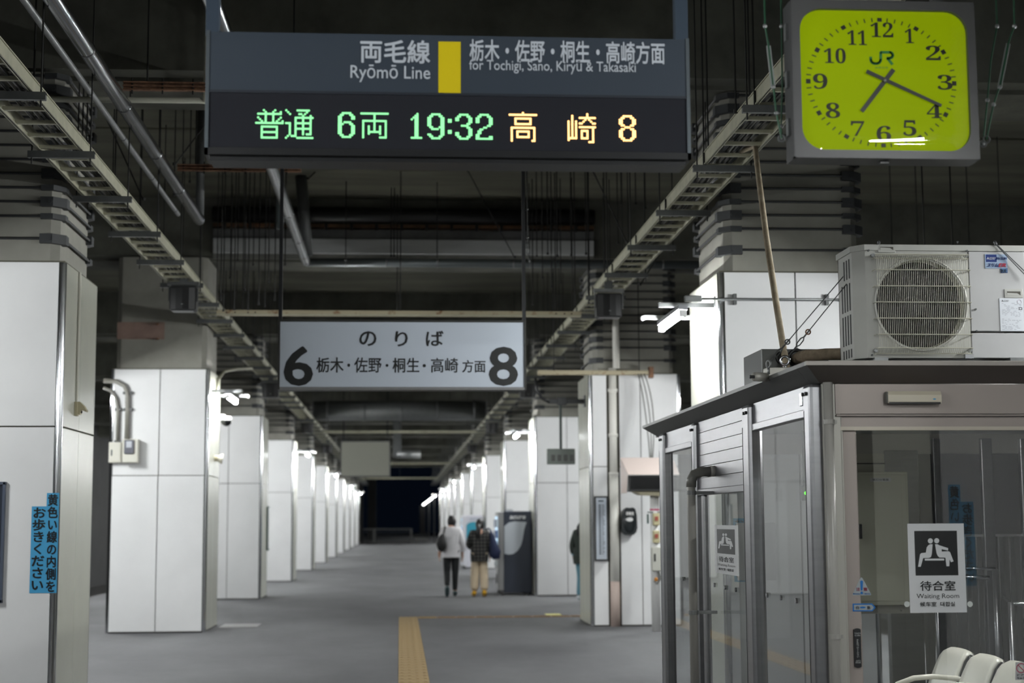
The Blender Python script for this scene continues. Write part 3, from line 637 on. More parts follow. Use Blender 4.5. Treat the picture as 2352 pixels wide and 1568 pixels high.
part('case', MB().box((x0, Y + 0.035, z0), (x1, Y + 0.15, z1)).box((x0, Y + 0.001, z0), (x0 + 0.006, Y + 0.035, z1)).box((x1 - 0.006, Y + 0.001, z0), (x1, Y + 0.035, z1)).box((x0, Y + 0.001, z0), (x1, Y + 0.035, z0 + 0.006)).box((x0, Y + 0.001, z1 - 0.006), (x1, Y + 0.035, z1)), CASE, t)
part('bottom_latch', MB().box(((x0 + x1) / 2 - 0.02, Y + 0.05, z0 - 0.012), ((x0 + x1) / 2 + 0.02, Y + 0.09, z0)), BLACK, t)
for k in range(3): part('side_clip', MB().box((x0 - 0.012, Y + 0.06, z0 + 0.12 + 0.23 * k), (x0, Y + 0.10, z0 + 0.2 + 0.23 * k)), GALV, t)
FACE = ME('backlit clock face', (0.265, 0.375, 0.0), 0.56, (104, 118, 2)); FACE.node_tree.nodes['Principled BSDF'].inputs['Specular IOR Level'].default_value = 0.05; FACE.node_tree.nodes['Principled BSDF'].inputs['Roughness'].default_value = 0.5
f_ = part('face', MB().prism(inner, (0, Y + 0.024, 0), (1, 0, 0), (0, 0, 1), (0, 0.006, 0)), FACE, t, label='yellow green backlit face')
# domed clear cover
cov = MB(); G = 14; vs = []; mx, mz, hx, hz = (fx0 + fx1) / 2, (fz0 + fz1) / 2, (fx1 - fx0) / 2, (fz1 - fz0) / 2
for s_ in range(G + 1):
    k = s_ / G
    for (x, z) in inner:
        vs.append((mx + (x - mx) * k, Y + 0.012 - 0.013 * (1 - k ** 4), mz + (z - mz) * k))
fs = [(s_ * n + i, s_ * n + (i + 1) % n, (s_ + 1) * n + (i + 1) % n, (s_ + 1) * n + i) for s_ in range(G) for i in range(n)]
part('cover', cov.add(vs, fs), glass_mat('clock cover', (0.98, 0.98, 0.96), 1.42), t, smooth=True)
CI = M('clock ink', (20, 22, 12), 0.6); cx, cz = at(2028, 186, Y).x, at(2028, 186, Y).z; yf = Y + 0.022
DW = (1.0, 0.93)
RX = (at(2196, 186, Y).x - at(1860, 186, Y).x) / 2 / 0.327; RZ = (at(2028, 42, Y).z - at(2028, 331, Y).z) / 2 / 0.327
for k in range(60):
    an = math.pi / 2 - k * math.pi / 30; R0, R1, wd = (0.317, 0.337, 0.022) if k % 5 == 0 else (0.316, 0.337, 0.0055)
    rx, rz = RX, RZ
    d = Vector((math.cos(an) * rx, 0, math.sin(an) * rz)); c = Vector((cx, yf, cz)); e = Vector((-math.sin(an), 0, math.cos(an)))
    p, q = c + d * R0, c + d * R1
    part('hour_mark' if k % 5 == 0 else 'minute_mark', MB().add([p - e * wd / 2, q - e * wd / 2, q + e * wd / 2, p + e * wd / 2], [(0, 1, 2, 3)]), CI, f_ if False else t)
NUM = '𝟎𝟏𝟐𝟑𝟒𝟓𝟔𝟕𝟖𝟗'
for s_, xa, xb, ya_, yb in (('12', 2000, 2051, 52, 85), ('1', 2079, 2098, 66, 99), ('2', 2127, 2160, 105, 138), ('3', 2154, 2187, 172, 206), ('4', 2129, 2163, 240, 271), ('5', 2075, 2104, 276, 312), ('6', 2014, 2046, 289, 324), ('7', 1955, 1985, 278, 312), ('8', 1897, 1929, 236, 271), ('9', 1868, 1900, 169, 204), ('10', 1893, 1942, 111, 145), ('11', 1947, 1990, 70, 103)):
    ptext('numeral', ''.join(NUM[int(ch)] for ch in s_), xa, ya_, xb, yb, yf, CI, t)
def logo_pt(u, v): return at(1970 + u / 15.68, 100 + v / 15.68, yf - 0.001)
GR = M('green logo', (24, 116, 52), 0.5)
lm = MB()
def stroke(pts, w_):
    P_ = [logo_pt(*p) for p in pts]
    for i in range(len(P_) - 1):
        d = (P_[i + 1] - P_[i]); e = Vector((-d.z, 0, d.x)).normalized() * w_ / 2; g = d.normalized() * w_ * 0.16
        lm.add([P_[i] - e - g, P_[i + 1] - e + g, P_[i + 1] + e + g, P_[i] + e - g], [(0, 1, 2, 3)])
sw = 100 / 15.68 * 7.3 / F_PX
arc = lambda cx_, cy_, r_, a0, a1, n_=6: [(cx_ + r_ * math.cos(math.radians(a0 + (a1 - a0) * k / n_)), cy_ + r_ * math.sin(math.radians(a0 + (a1 - a0) * k / n_))) for k in range(n_ + 1)]
stroke([(470, 490), (470, 570)] + arc(620, 570, 150, 180, 90) + arc(680, 570, 150, 90, 0) + [(830, 315), (1180, 315)] + arc(1160, 420, 105, -90, 90) + [(1060, 525), (1080, 540), (1245, 745)], sw)
part('logo', lm, GR, t, label='green railway letters')
ptext('lettering', 'JR東日本', 2010, 153, 2040, 158, yf - 0.001, GR, t)
HAND = M('black clock hand', (30, 33, 34), 0.4)
for nm, (xa, ya_), (xb, yb), wa, wb, dy in (('hour_hand', (2052, 160), (1979, 256), 0.021, 0.019, 0.016), ('minute_hand', (1990, 164), (2162, 243), 0.019, 0.014, 0.010)):
    p, q = at(xa, ya_, Y + dy), at(xb, yb, Y + dy); d = (q - p); e = Vector((-d.z, 0, d.x)).normalized()
    part(nm, MB().add([p - e * wa / 2, q - e * wb / 2, q + e * wb / 2, p + e * wa / 2] + [v + Vector((0, -0.004, 0)) for v in (p - e * wa / 2, q - e * wb / 2, q + e * wb / 2, p + e * wa / 2)], [(0, 1, 2, 3), (4, 5, 6, 7), (0, 1, 5, 4), (1, 2, 6, 5), (2, 3, 7, 6), (3, 0, 4, 7)]), HAND, t)
c = at(2033, 184, Y); part('hub', MB().ball((c.x, Y + 0.004, c.z), 0.009, 10, 8), GALV, t, smooth=True)
for x in (x0 + 0.15, x1 - 0.15): part('pole', MB().box((x - 0.025, Y + 0.07, z1), (x + 0.025, Y + 0.12, 6.56)), DARK, t)
# green safety wires with turnbuckles
GW = M('green plastic cord', (18, 66, 42), 0.4)
for k, (pts, Yw, lab) in enumerate((([(1752, -30), (1757, 60), (1765, 105), (1776, 200), (1783, 260), (1795, 318)], 7.02, 'green safety wire with turnbuckle on the sign side of the clock'),
                                ([(1797, -30), (1795, 60), (1797, 200), (1794, 290), (1796, 318)], 7.14, 'green safety wire hanging against the side of the clock case'),
                                ([(2346, -20), (2330, 60), (2316, 100), (2296, 200), (2282, 240), (2266, 320)], 7.05, 'green safety wire with turnbuckle on the far side of the clock, outer one'),
                                ([(2292, -20), (2290, 60), (2276, 140), (2268, 230), (2258, 330)], 7.14, 'green safety wire on the far side of the clock, inner one'))):
    P_ = [at(x, y, Yw) for x, y in pts]; P_[0].z = 6.5
    t = thing('safety_wire', lab, 'wire', P_[-1], 'green safety wires of the clock')
    part('cord', MB().tube(P_, 0.0045, 6), GW, t)
    m = P_[2]; n2 = P_[3]; d = (n2 - m).normalized(); s_ = Vector((d.z, 0, -d.x)) * 0.008
    if k in (0, 2): part('turnbuckle', MB().tube([m + s_, n2 + s_], 0.0032, 6).tube([m - s_, n2 - s_], 0.0032, 6), GALV, t)
    for q in (1, 3, 4): part('clip', MB().ball(P_[q], 0.011, 8, 6), GALV, t)
    part('eye', MB().ring(P_[-1], (0, 1, 0), 0.016, 0.004, 14, 6), GALV_D, t)

# ================================================================ PLATFORM NUMBER SIGN
Y = 16.0
t = thing('platform_number_sign', 'white hanging sign box with large black 6 and 8 and place names', 'sign', (0.03, Y, 2.95))
x0, x1, z0, z1 = -1.243, 1.297, 2.945, 3.665
FR = M('dark sign frame', (52, 52, 50), 0.4, 0.4)
part('box', MB().bbox((x0, Y + 0.01, z0), (x1, Y + 0.2, z1), 0.006), FR, t)
part('face', MB().box((x0 + 0.02, Y, z0 + 0.03), (x1 - 0.02, Y + 0.012, z1 - 0.022)), M('sign face acrylic', (164, 171, 180), 0.22, spec=0.5), t)
for a, b_ in (((x0, Y - 0.012, z0), (x0 + 0.02, Y + 0.012, z1)), ((x1 - 0.02, Y - 0.012, z0), (x1, Y + 0.012, z1)), ((x0 + 0.02, Y - 0.012, z1 - 0.022), (x1 - 0.02, Y + 0.012, z1))): part('frame', MB().box(a, b_), FR, t)
part('lower_lip', MB().box((x0 + 0.02, Y - 0.012, z0), (x1 - 0.02, Y + 0.012, z0 + 0.028)), M('grey sign lip', (112, 112, 112), 0.4, 0.3), t)
for x in (x0 + 0.012, x1 - 0.012): part('pole', MB().box((x - 0.018, Y + 0.08, z1), (x + 0.018, Y + 0.12, 6.56)), BLACKP, t)
yt = Y - 0.001
for s_, xa, xb, ya_, yb, bd in (('6', 654, 717, 797, 884, 0.018), ('8', 1125, 1187, 798, 884, 0.018)): ptext('numeral', s_, xa, ya_, xb, yb, yt, INK, t, bd)
for s_, xa, xb, ya_, yb in (('の', 826, 864, 761, 794), ('り', 908, 936, 761, 795), ('ば', 979, 1018, 760, 794)): ptext('lettering', s_, xa, ya_, xb, yb, yt, INK, t, 0.016)
for s_, xa, xb, ya_, yb in (('栃木', 727, 789, 821, 855), ('・', 798, 804, 835, 842), ('佐野', 814, 876, 821, 855), ('・', 886, 892, 836, 842), ('桐生', 902, 963, 822, 855), ('・', 971, 978, 836, 843), ('高崎', 990, 1052, 822, 855), ('方面', 1062, 1115, 827, 855)): ptext('lettering', s_, xa, ya_, xb, yb, yt, INK, t, 0.012)
t = thing('steady_wire', 'thin wire with links hanging beside the pole of the platform number sign', 'wire', at(1216, 600, Y + 0.1)); P_ = [at(x, y, Y + 0.1) for x, y in ((1208, 380), (1211, 480), (1212, 545), (1211, 575), (1216, 604))]
part('cord', MB().tube(P_, 0.004, 6), GALV_D, t); part('ring', MB().ring(P_[3], (0, 1, 0), 0.02, 0.004), GALV, t)
for q in (1, 2): part('clip', MB().ball(P_[q], 0.014, 8, 6), STEEL, t)

# blank board further on
Y = 50.0; a, b_ = at(781, 1095, Y), at(897, 1012, Y)
t = thing('blank_board', 'plain grey back of a hanging board far down the aisle', 'sign', (a.x, Y, a.z))
part('panel', MB().bbox((a.x + 0.02, Y, a.z + 0.02), (b_.x - 0.02, Y + 0.15, b_.z - 0.02), 0.01), M('grey green board', (124, 124, 114), 0.5), t)
for p, q in (((a.x, Y - 0.01, a.z), (a.x + 0.03, Y + 0.16, b_.z)), ((b_.x - 0.03, Y - 0.01, a.z), (b_.x, Y + 0.16, b_.z)), ((a.x, Y - 0.01, b_.z - 0.03), (b_.x, Y + 0.16, b_.z)), ((a.x, Y - 0.01, a.z), (b_.x, Y + 0.16, a.z + 0.03))): part('frame', MB().box(p, q), DARK, t)
for x in (a.x + 0.1, b_.x - 0.1): part('pole', MB().box((x - 0.02, Y + 0.05, b_.z), (x + 0.02, Y + 0.09, 6.56)), BLACKP, t)
# ================================================================ WAITING ROOM
WX, WY, WB = 2.266, 8.4, 13.42          # aisle wall, front wall, rear wall
t = thing('waiting_room', 'glass and aluminium waiting room booth with a dark overhanging flat roof', 'waiting room', (4.0, 10.9, 0))
WR = t
XE = 6.3
def post(name, poly_o, x, y, z1, m, bolts=True, rounded=False):
    pass
# aisle wall: posts, head band, sill, glass
for (ya_, yb) in ((8.40, 8.545), (9.905, 10.115), (11.80, 11.91), (13.22, 13.42)):
    p = part('post', MB().bbox((WX - 0.035, ya_, 0), (WX + 0.06, yb, 2.345), 0.022), ALU, t)
    yc = ya_ + 0.05
    for dy in ((0.035, 0.1) if yb - ya_ > 0.12 else (0.03, 0.075)):
        part('bolt', MB().tube([(WX - 0.035, ya_ + dy, 2.29), (WX - 0.05, ya_ + dy, 2.29)], 0.010, 8), DARK, p)
    part('groove', MB().box((WX - 0.037, yb - 0.035, 0), (WX - 0.033, yb - 0.03, 2.2)), DARK, p)
for (ya_, yb) in ((8.545, 9.905), (11.91, 13.22)):
    part('head_panel', MB().box((WX, ya_, 2.215), (WX + 0.04, yb, 2.345)), ALU, t)
    part('head_rail', MB().bbox((WX - 0.014, ya_, 2.17), (WX + 0.05, yb, 2.215), 0.004), ALU, t)
    part('sill_rail', MB().box((WX - 0.01, ya_, 0.02), (WX + 0.05, yb, 0.12)), ALU, t)
    part('pane', MB().box((WX + 0.012, ya_, 0.12), (WX + 0.02, yb, 2.17)), GLASS_S, t, label='clear glass pane')
# middle bay: seven slats above a glazed door leaf
zs = [1.835 + (2.345 - 1.835) * k / 6 for k in range(7)]
for k in range(6): part('slat', MB().bbox((WX + 0.002, 10.115, zs[k] + 0.001), (WX + 0.03, 11.80, zs[k + 1] - 0.001), 0.0015), ALU, t)
part('slat_backing', MB().box((WX + 0.03, 10.115, 1.80), (WX + 0.04, 11.80, 2.345)), DARK, t)
part('door_head', MB().bbox((WX - 0.012, 10.115, 1.79), (WX + 0.05, 11.80, 1.835), 0.004), ALU, t)
part('pane', MB().box((WX + 0.012, 10.115, 0.12), (WX + 0.02, 11.80, 1.79)), GLASS_S, t, label='clear glass pane')
part('sill_rail', MB().box((WX - 0.01, 10.115, 0.02), (WX + 0.05, 11.80, 0.12)), ALU, t)
part('door_stile', MB().bbox((WX - 0.005, 11.60, 0.1), (WX + 0.04, 11.70, 1.79), 0.01), ALU, t)
for (px, py) in ((1570, 1329), (1643, 1343), (1667, 1349), (1692, 1354), (1764, 1366), (1796, 1372), (1831, 1379)):
    q = atx(px, py, WX + 0.011); part('glass_stud', MB().tube([q, q + Vector((-0.012, 0, 0))], 0.016, 10), STEEL, t)
q = atx(1843, 916, WX - 0.002); part('contact_plate', MB().bbox((WX - 0.012, q.y - 0.03, q.z - 0.04), (WX, q.y + 0.03, q.z + 0.035), 0.004), STEEL, t)
# front wall
YF = WY
part('corner_post', MB().bbox((2.30, YF - 0.012, 0), (2.405, YF + 0.09, 2.345), 0.006), ALU_L, t)
part('corner_joint', MB().box((2.352, YF - 0.016, 0), (2.358, YF - 0.008, 2.345)), M('red brown seal', (84, 58, 52), 0.7), t)
part('header_panel', MB().box((2.372, YF - 0.02, 2.176), (XE, YF + 0.03, 2.338)), ALU_P, t)
part('header_groove', MB().box((2.372, YF - 0.012, 2.160), (XE, YF + 0.02, 2.176)), DARK, t)
part('track_cover', MB().bbox((2.372, YF - 0.03, 2.162), (XE, YF - 0.0, 2.172), 0.003), ALU_P, t)
part('door_head', MB().box((2.385, YF - 0.006, 2.106), (XE, YF + 0.03, 2.162)), ALU_P, t)
part('glazing_bead', MB().box((2.392, YF - 0.012, 2.086), (XE, YF + 0.02, 2.106)), M('pale bead', (190, 182, 168), 0.4, 0.2), t)
part('frame_edge', MB().box((2.375, YF - 0.004, 0), (2.412, YF + 0.04, 2.17)), ALU_L, t)
for x in (2.64, 2.92, 3.2, 3.48, 3.76): part('drip_mark', MB().box((x, YF - 0.024, 2.164), (x + 0.012, YF - 0.019, 2.174)), BLACK, t)
d = part('sliding_door', MB().bbox((2.412, YF + 0.01, 0.02), (2.492, YF + 0.05, 2.086), 0.006), ALU_P, t)
part('pane', MB().box((2.492, YF + 0.022, 0.06), (3.60, YF + 0.030, 2.086)), GLASS, d, label='clear glass pane')
part('pane', MB().box((3.66, YF + 0.004, 0.06), (XE, YF + 0.012, 2.086)), GLASS, t, label='clear glass pane')
part('mullion', MB().bbox((3.60, YF + 0.0, 0.02), (3.66, YF + 0.06, 2.086), 0.006), ALU_L, t)
# roof with sloped fascia
x0, x1, y0, y1 = 2.172, XE + 0.1, 8.20, 13.9
ins, zb, zt = 0.115, 2.342, 2.424
FASC = M('brown grey fascia', (84, 77, 72), 0.5, 0.1); FASC_S = M('dark grey side fascia', (78, 78, 77), 0.5, 0.1)
part('front_fascia', MB().add([(x0 + ins, y0 + ins + 0.06, zb), (x1, y0 + ins + 0.06, zb), (x1, y0, zt), (x0, y0, zt), (x0 + ins, y0 + ins + 0.08, zb), (x1, y0 + ins + 0.08, zb), (x1, y0 + 0.02, zt), (x0 + 0.02, y0 + 0.02, zt)],
     [(0, 1, 2, 3), (7, 6, 5, 4), (0, 4, 5, 1), (1, 5, 6, 2), (2, 6, 7, 3), (3, 7, 4, 0)]), FASC, t)
part('side_fascia', MB().add([(x0 + ins, y0 + ins + 0.06, zb), (x0, y0, zt), (x0, y1, zt), (x0 + ins, y1 - ins, zb), (x0 + ins + 0.02, y0 + ins + 0.06, zb), (x0 + 0.02, y0 + 0.02, zt), (x0 + 0.02, y1, zt), (x0 + ins + 0.02, y1 - ins, zb)],
     [(0, 1, 2, 3), (7, 6, 5, 4), (0, 4, 5, 1), (1, 5, 6, 2), (2, 6, 7, 3), (3, 7, 4, 0)]), FASC_S, t)
part('rear_fascia', MB().box((x0 + ins, y1 - ins, zb), (x1, y1, zt)), FASC_S, t)
part('roof_edge', MB().box((x0 - 0.004, y0 - 0.004, zt), (x1, y0 + 0.04, zt + 0.022)), M('pale roof edge', (150, 144, 138), 0.45, 0.3), t)
part('roof_edge', MB().box((x0 - 0.004, y0 + 0.04, zt), (x0 + 0.04, y1, zt + 0.022)), M('grey roof edge', (112, 112, 111), 0.45, 0.3), t)
part('roof_deck', MB().box((x0 + 0.03, y0 + 0.03, zt - 0.004), (x1, y1 - 0.02, zt + 0.018)), GALV_D, t)
part('soffit', MB().box((x0 + ins, y0 + ins + 0.06, zb), (x1, y1 - ins, zb + 0.02)), M('white soffit', (206, 206, 202), 0.6), t)
for a in ((2.255, 8.42, zt + 0.02),): part('joint_line', MB().bar((x0 - 0.002, 8.42, zt), (x0 + ins - 0.002, 8.53, zb + 0.004), 0.003, 0.003), GALV, t)
# rear wall and far side
part('pane', MB().box((WX + 0.06, WB - 0.03, 0.12), (3.72, WB - 0.022, 2.17)), GLASS_S, t, label='clear glass pane')
part('head_panel', MB().box((WX + 0.06, WB - 0.05, 2.17), (XE, WB, 2.345)), ALU_L, t)
part('sill_rail', MB().box((WX + 0.06, WB - 0.05, 0.02), (XE, WB, 0.12)), ALU, t)
BOARD = M('beige grey board', (186, 184, 170), 0.5)
part('rear_board', MB().box((3.72, WB - 0.06, 0.80), (4.46, WB - 0.03, 2.17)), BOARD, t)
part('board_rail', MB().box((3.72, WB - 0.075, 0.80), (4.46, WB - 0.06, 0.90)), ALU_L, t)
for x in (3.80, 4.30):
    for z in (0.825, 0.875): part('rivet', MB().ball((x, WB - 0.076, z), 0.008, 8, 6), STEEL, t)
part('upper_rail', MB().box((3.72, WB - 0.066, 2.08), (4.46, WB - 0.06, 2.09)), DARK, t)
part('pane', MB().box((3.72, WB - 0.03, 0.12), (4.2, WB - 0.022, 0.80)), GLASS_S, t, label='clear glass pane')
part('rear_post', MB().bbox((4.2, WB - 0.07, 0.02), (4.50, WB, 2.2), 0.01), ALU, t)
RIBM = M('grey ribbed sheet', (122, 122, 123), 0.5, 0.3)
for k in range(18):
    x = 4.52 + 0.098 * k; part('rib_panel', MB().prism([(0, 0), (0.09, 0), (0.075, -0.03), (0.03, -0.03)], (x, WB - 0.02, 0.1), (1, 0, 0), (0, 1, 0), (0, 0, 1.35)), RIBM, t)
part('upper_board', MB().box((4.50, WB - 0.03, 1.47), (XE, WB, 2.2)), M('grey upper board', (86, 86, 87), 0.5), t)
for (x, w_) in ((4.62, 0.07), (5.05, 0.1), (5.4, 0.05)): part('mullion', MB().bbox((x, WB - 0.1, 0.05), (x + w_, WB - 0.04, 2.3), 0.008), ALU, t)
for (a, b_) in ((WY, 10.0), (10.0, 11.7), (11.7, WB)):
    part('side_panel', MB().box((XE - 0.03, a + 0.03, 0.1), (XE, b_ - 0.03, 2.2)), M('grey side panel', (84, 84, 85), 0.5, 0.2), t)
    part('post', MB().bbox((XE - 0.06, b_ - 0.06, 0), (XE, b_, 2.345), 0.01), ALU, t)

t = thing('ceiling_lamp', 'plain fluorescent ceiling lamp inside the waiting room', 'lamp', (3.6, 9.4, 2.30))
part('base', MB().box((3.54, 8.8, 2.325), (3.66, 10.05, 2.362)), WHITE, t); part('tube', MB().tube([(3.6, 8.84, 2.30), (3.6, 10.01, 2.30)], 0.016, 12), ME('waiting room tube', (1.0, 1.0, 0.97), 170.0, (240, 240, 240)), t, smooth=True)
for q in (8.8, 10.01): part('end_cap', MB().box((3.57, q, 2.28), (3.63, q + 0.04, 2.325)), WHITE, t)
# downpipes
PVC = M('grey pvc', (158, 156, 150), 0.35)
t = thing('downpipe', 'grey pvc downpipe running down the front corner of the waiting room', 'pipe', (2.325, YF - 0.045, 0))
part('run', MB().tube([(2.325, YF - 0.045, 0), (2.325, YF - 0.045, 2.345)], 0.027, 14), PVC, t, smooth=True)
for z in (0.98, 2.13): part('clip', MB().tube([(2.325, YF - 0.045, z - 0.012), (2.325, YF - 0.045, z + 0.012)], 0.032, 14).box((2.325, YF - 0.05, z - 0.01), (2.37, YF - 0.01, z + 0.01)), PVC, t)
t = thing('downpipe', 'grey pvc pipe elbowing out of the slatted waiting room wall to the floor', 'pipe', (2.095, 11.2, 0))
part('run', MB().tube([(WX + 0.02, 11.2, 1.955), (2.17, 11.2, 1.95), (2.12, 11.2, 1.93), (2.098, 11.2, 1.90), (2.095, 11.2, 1.85), (2.095, 11.2, 0)], 0.030, 14), PVC, t, smooth=True)
part('elbow', MB().tube([(2.24, 11.2, 1.953), (2.17, 11.2, 1.95), (2.118, 11.2, 1.93), (2.097, 11.2, 1.89), (2.095, 11.2, 1.84)], 0.037, 14), M('dark pvc elbow', (120, 119, 114), 0.35), t, smooth=True)
part('wall_collar', MB().tube([(WX - 0.03, 11.2, 1.955), (WX + 0.01, 11.2, 1.955)], 0.04, 14), PVC, t, smooth=True)
for z in (1.80, 0.95): part('clamp', MB().tube([(2.095, 11.2, z - 0.015), (2.095, 11.2, z + 0.015)], 0.036, 14).bar((2.12, 11.2, z), (WX - 0.0, 11.2, z), 0.03, 0.022), GALV, t)

# things on the front
a, b_ = at(2034, 927, YF - 0.02), at(2155, 900, YF - 0.02)
t = thing('door_sensor', 'slim beige automatic door sensor on the header of the waiting room', 'sensor', (a.x, YF - 0.02, a.z))
part('body', MB().prism([(0, 0.012), (0.02, 0), (0.045, 0.0), (0.05, 0.01), (0.05, 0.045), (0.035, 0.066), (0, 0.066)], (a.x, YF - 0.02, a.z), (0, -1, 0), (0, 0, 1), (b_.x - a.x, 0, 0)), M('sensor beige', (206, 198, 178), 0.3), t)
part('lens', MB().box((a.x + 0.005, YF - 0.068, a.z - 0.004), (b_.x - 0.005, YF - 0.03, a.z + 0.012)), BLACK, t); part('end_cap', MB().bbox((a.x - 0.008, YF - 0.066, a.z), (a.x + 0.004, YF - 0.022, a.z + 0.064), 0.006), M('dark cap', (96, 96, 90), 0.4), t)
part('logo', MB().prism([(0.009 * math.cos(k * math.pi / 6), 0.004 * math.sin(k * math.pi / 6)) for k in range(12)], (b_.x - 0.04, YF - 0.071, a.z + 0.022), (1, 0, 0), (0, 0, 1), (0, 0.002, 0)), BLUE_T, t)

def wr_sign(name, label, o, U, V, mirror=False):
    """the pictogram sign of the waiting room, built in unit coordinates on o + x U + y V (y up)"""
    t = thing(name, label, 'sign', o); Uv, Vv = Vector(U), Vector(V); N = Uv.cross(Vv).normalized()
    P = lambda x, y, d=0.0015: Vector(o) + Uv * x + Vv * y + N * d
    def flat(nm, poly, m, d): part(nm, MB().add([P(x, y, d) for x, y in poly], [tuple(range(len(poly)))]), m, t)
    part('board', MB().add([P(0, 0, 0), P(1, 0, 0), P(1, 1, 0), P(0, 1, 0), P(0, 0, 0.001), P(1, 0, 0.001), P(1, 1, 0.001), P(0, 1, 0.001)], [(0, 3, 2, 1), (4, 5, 6, 7), (0, 1, 5, 4), (1, 2, 6, 5), (2, 3, 7, 6), (3, 0, 4, 7)]), M('sign white vinyl', (206, 207, 208), 0.45), t)
    flat('pictogram_field', [(0.117, 0.416), (0.872, 0.416), (0.872, 0.918), (0.117, 0.918)], INK, 0.0015)
    # figures measured on the photograph: crop pixels -> unit square
    c = lambda x, y: ((x - 795 - (y - 160) * 0.035) / 510, 1 - (y - 158) / 790)
    WH = M('sign white vinyl', (0, 0, 0))
    for nm, cx_, cy_ in (('head', 1003, 312), ('head', 1060, 311)):
        flat(nm, [c(cx_ + 23 * math.cos(k * math.pi / 8), cy_ + 23 * math.sin(k * math.pi / 8)) for k in range(16)], WH, 0.002)
    flat('figure', [c(*p) for p in ((1023, 342), (1016, 430), (1008, 455), (990, 464), (938, 464), (916, 541), (892, 541), (910, 430), (922, 420), (962, 416), (970, 370), (985, 350), (1003, 341))], WH, 0.002)
    flat('figure', [c(*p) for p in ((1045, 342), (1065, 341), (1085, 352), (1164, 378), (1162, 399), (1104, 386), (1106, 408), (1165, 405), (1180, 412), (1212, 495), (1188, 503), (1176, 478), (1174, 538), (1148, 538), (1138, 462), (1085, 460), (1068, 445), (1058, 420))], WH, 0.002)
    flat('bench', [c(*p) for p in ((952, 470), (1127, 470), (1127, 487), (953, 487))], WH, 0.002)
    for s_, a, b_, bd in (('待合室', (0.19, 0.247), (0.81, 0.355), 0.012), ('Waiting Room', (0.12, 0.145), (0.87, 0.212), 0.0), ('候车室  대합실', (0.175, 0.07), (0.79, 0.122), 0.004)):
        text('lettering', s_, P(a[0], a[1], 0.002), Uv * (b_[0] - a[0]), Vv * (b_[1] - a[1]), INK, t, bd)
    return t
a, b_ = at(2091, 1407, YF + 0.02), at(2219, 1202, YF + 0.02)
wr_sign('waiting_room_sign', 'white waiting room sign with a black pictogram of two seated figures on the front glass', (at(2087, 1300, YF + 0.02).x, YF + 0.02, at(2150, 1407, YF).z), (at(2217, 1300, YF + 0.02).x - at(2087, 1300, YF + 0.02).x, 0, 0), (0, 0, at(2150, 1202, YF).z - at(2150, 1407, YF).z))
p, q = atx(1643, 1308, WX + 0.01), atx(1695, 1200, WX + 0.01)
wr_sign('waiting_room_sign', 'white waiting room sign lying sideways to the viewer on the aisle side glass', (WX + 0.01, p.y, p.z - 0.02), (0, q.y - p.y, 0), (0, 0, 0.34))
for px in (2083, 2228):
    q = at(px, 1387, YF + 0.02); solo('glass_marker', MB().tube([(q.x, YF + 0.021, q.z), (q.x, YF + 0.0195, q.z)], 0.0155, 20), M('frosted disc', (196, 200, 196), 0.6), 'small round frosted marker %s the white sign on the front glass' % ('before' if px < 2100 else 'beyond'), 'marker', 'round markers on the glass')
yq = YF + 0.008
t = thing('warning_sticker', 'triangular warning sticker with a blue exclamation mark on the door edge', 'sticker', at(1978, 1366, yq))
c = lambda x, y: at(1950 + x / 14.25, 1310 + y / 14.25, yq)
SIL = M('silver blue film', (158, 166, 170), 0.4, 0.3); BLU = M('strong blue print', (14, 104, 176), 0.45); MAR = M('maroon print', (134, 20, 56), 0.5); SKY = M('sky print', (120, 176, 200), 0.5)
def pflat(nm, pts, m, d, cc=None): part(nm, MB().add([(cc or c)(x, y) + Vector((0, -d, 0)) for x, y in pts], [tuple(range(len(pts)))]), m, t)
pflat('film', [(130, 812), (720, 806), (730, 780), (440, 240), (405, 222), (370, 245), (110, 780)], SIL, 0.0)
pflat('mark_bar', [(362, 360), (380, 330), (408, 322), (440, 330), (460, 360), (442, 630), (415, 660), (385, 640)], BLU, 0.001)
pflat('mark_dot', [(415 + 42 * math.cos(k * math.pi / 8), 728 + 46 * math.sin(k * math.pi / 8)) for k in range(16)], BLU, 0.001)
for s_, xa, xb in (('注', 235, 355), ('意', 475, 597)):
    p, q = c(xa, 664), c(xb, 552); text('lettering', s_, p + Vector((0, -0.001, 0)), (q.x - p.x, 0, 0), (0, 0, q.z - p.z), MAR, t, 0.02)
for xa, xb, s_ in ((135, 370, '駆け込まない'), (480, 700, 'ご注意ください')):
    p, q = c(xa, 782), c(xb, 735); text('lettering', s_, p + Vector((0, -0.001, 0)), (q.x - p.x, 0, 0), (0, 0, q.z - p.z), BLU, t, 0.01)
t = thing('automatic_door_sticker', 'blue bordered arrow sticker for the automatic door on the front glass', 'sticker', at(1984, 1404, yq))
pflat('border', [(118, 1078), (760, 1074), (875, 1205), (765, 1330), (122, 1336)], BLU, 0.0); pflat('field', [(160, 1120), (735, 1116), (818, 1205), (745, 1292), (162, 1296)], SIL, 0.001)
pflat('oval', [(447 + 95 * math.cos(k * math.pi / 8), 1205 + 32 * math.sin(k * math.pi / 8)) for k in range(16)], BLU, 0.002)
for s_, xa, xb in (('自', 230, 315), ('動', 595, 690)):
    p, q = c(xa, 1265), c(xb, 1158); text('lettering', s_, p + Vector((0, -0.002, 0)), (q.x - p.x, 0, 0), (0, 0, q.z - p.z), M('grey ink', (60, 62, 66), 0.5), t, 0.015)
t = thing('touch_plate', 'slim black touch plate with white lettering on the sliding door', 'door switch', at(1970, 1532, YF))
yq = YF - 0.004; c = lambda x, y: at(1940 + x / 12.06, 1430 + y / 12.06, yq)
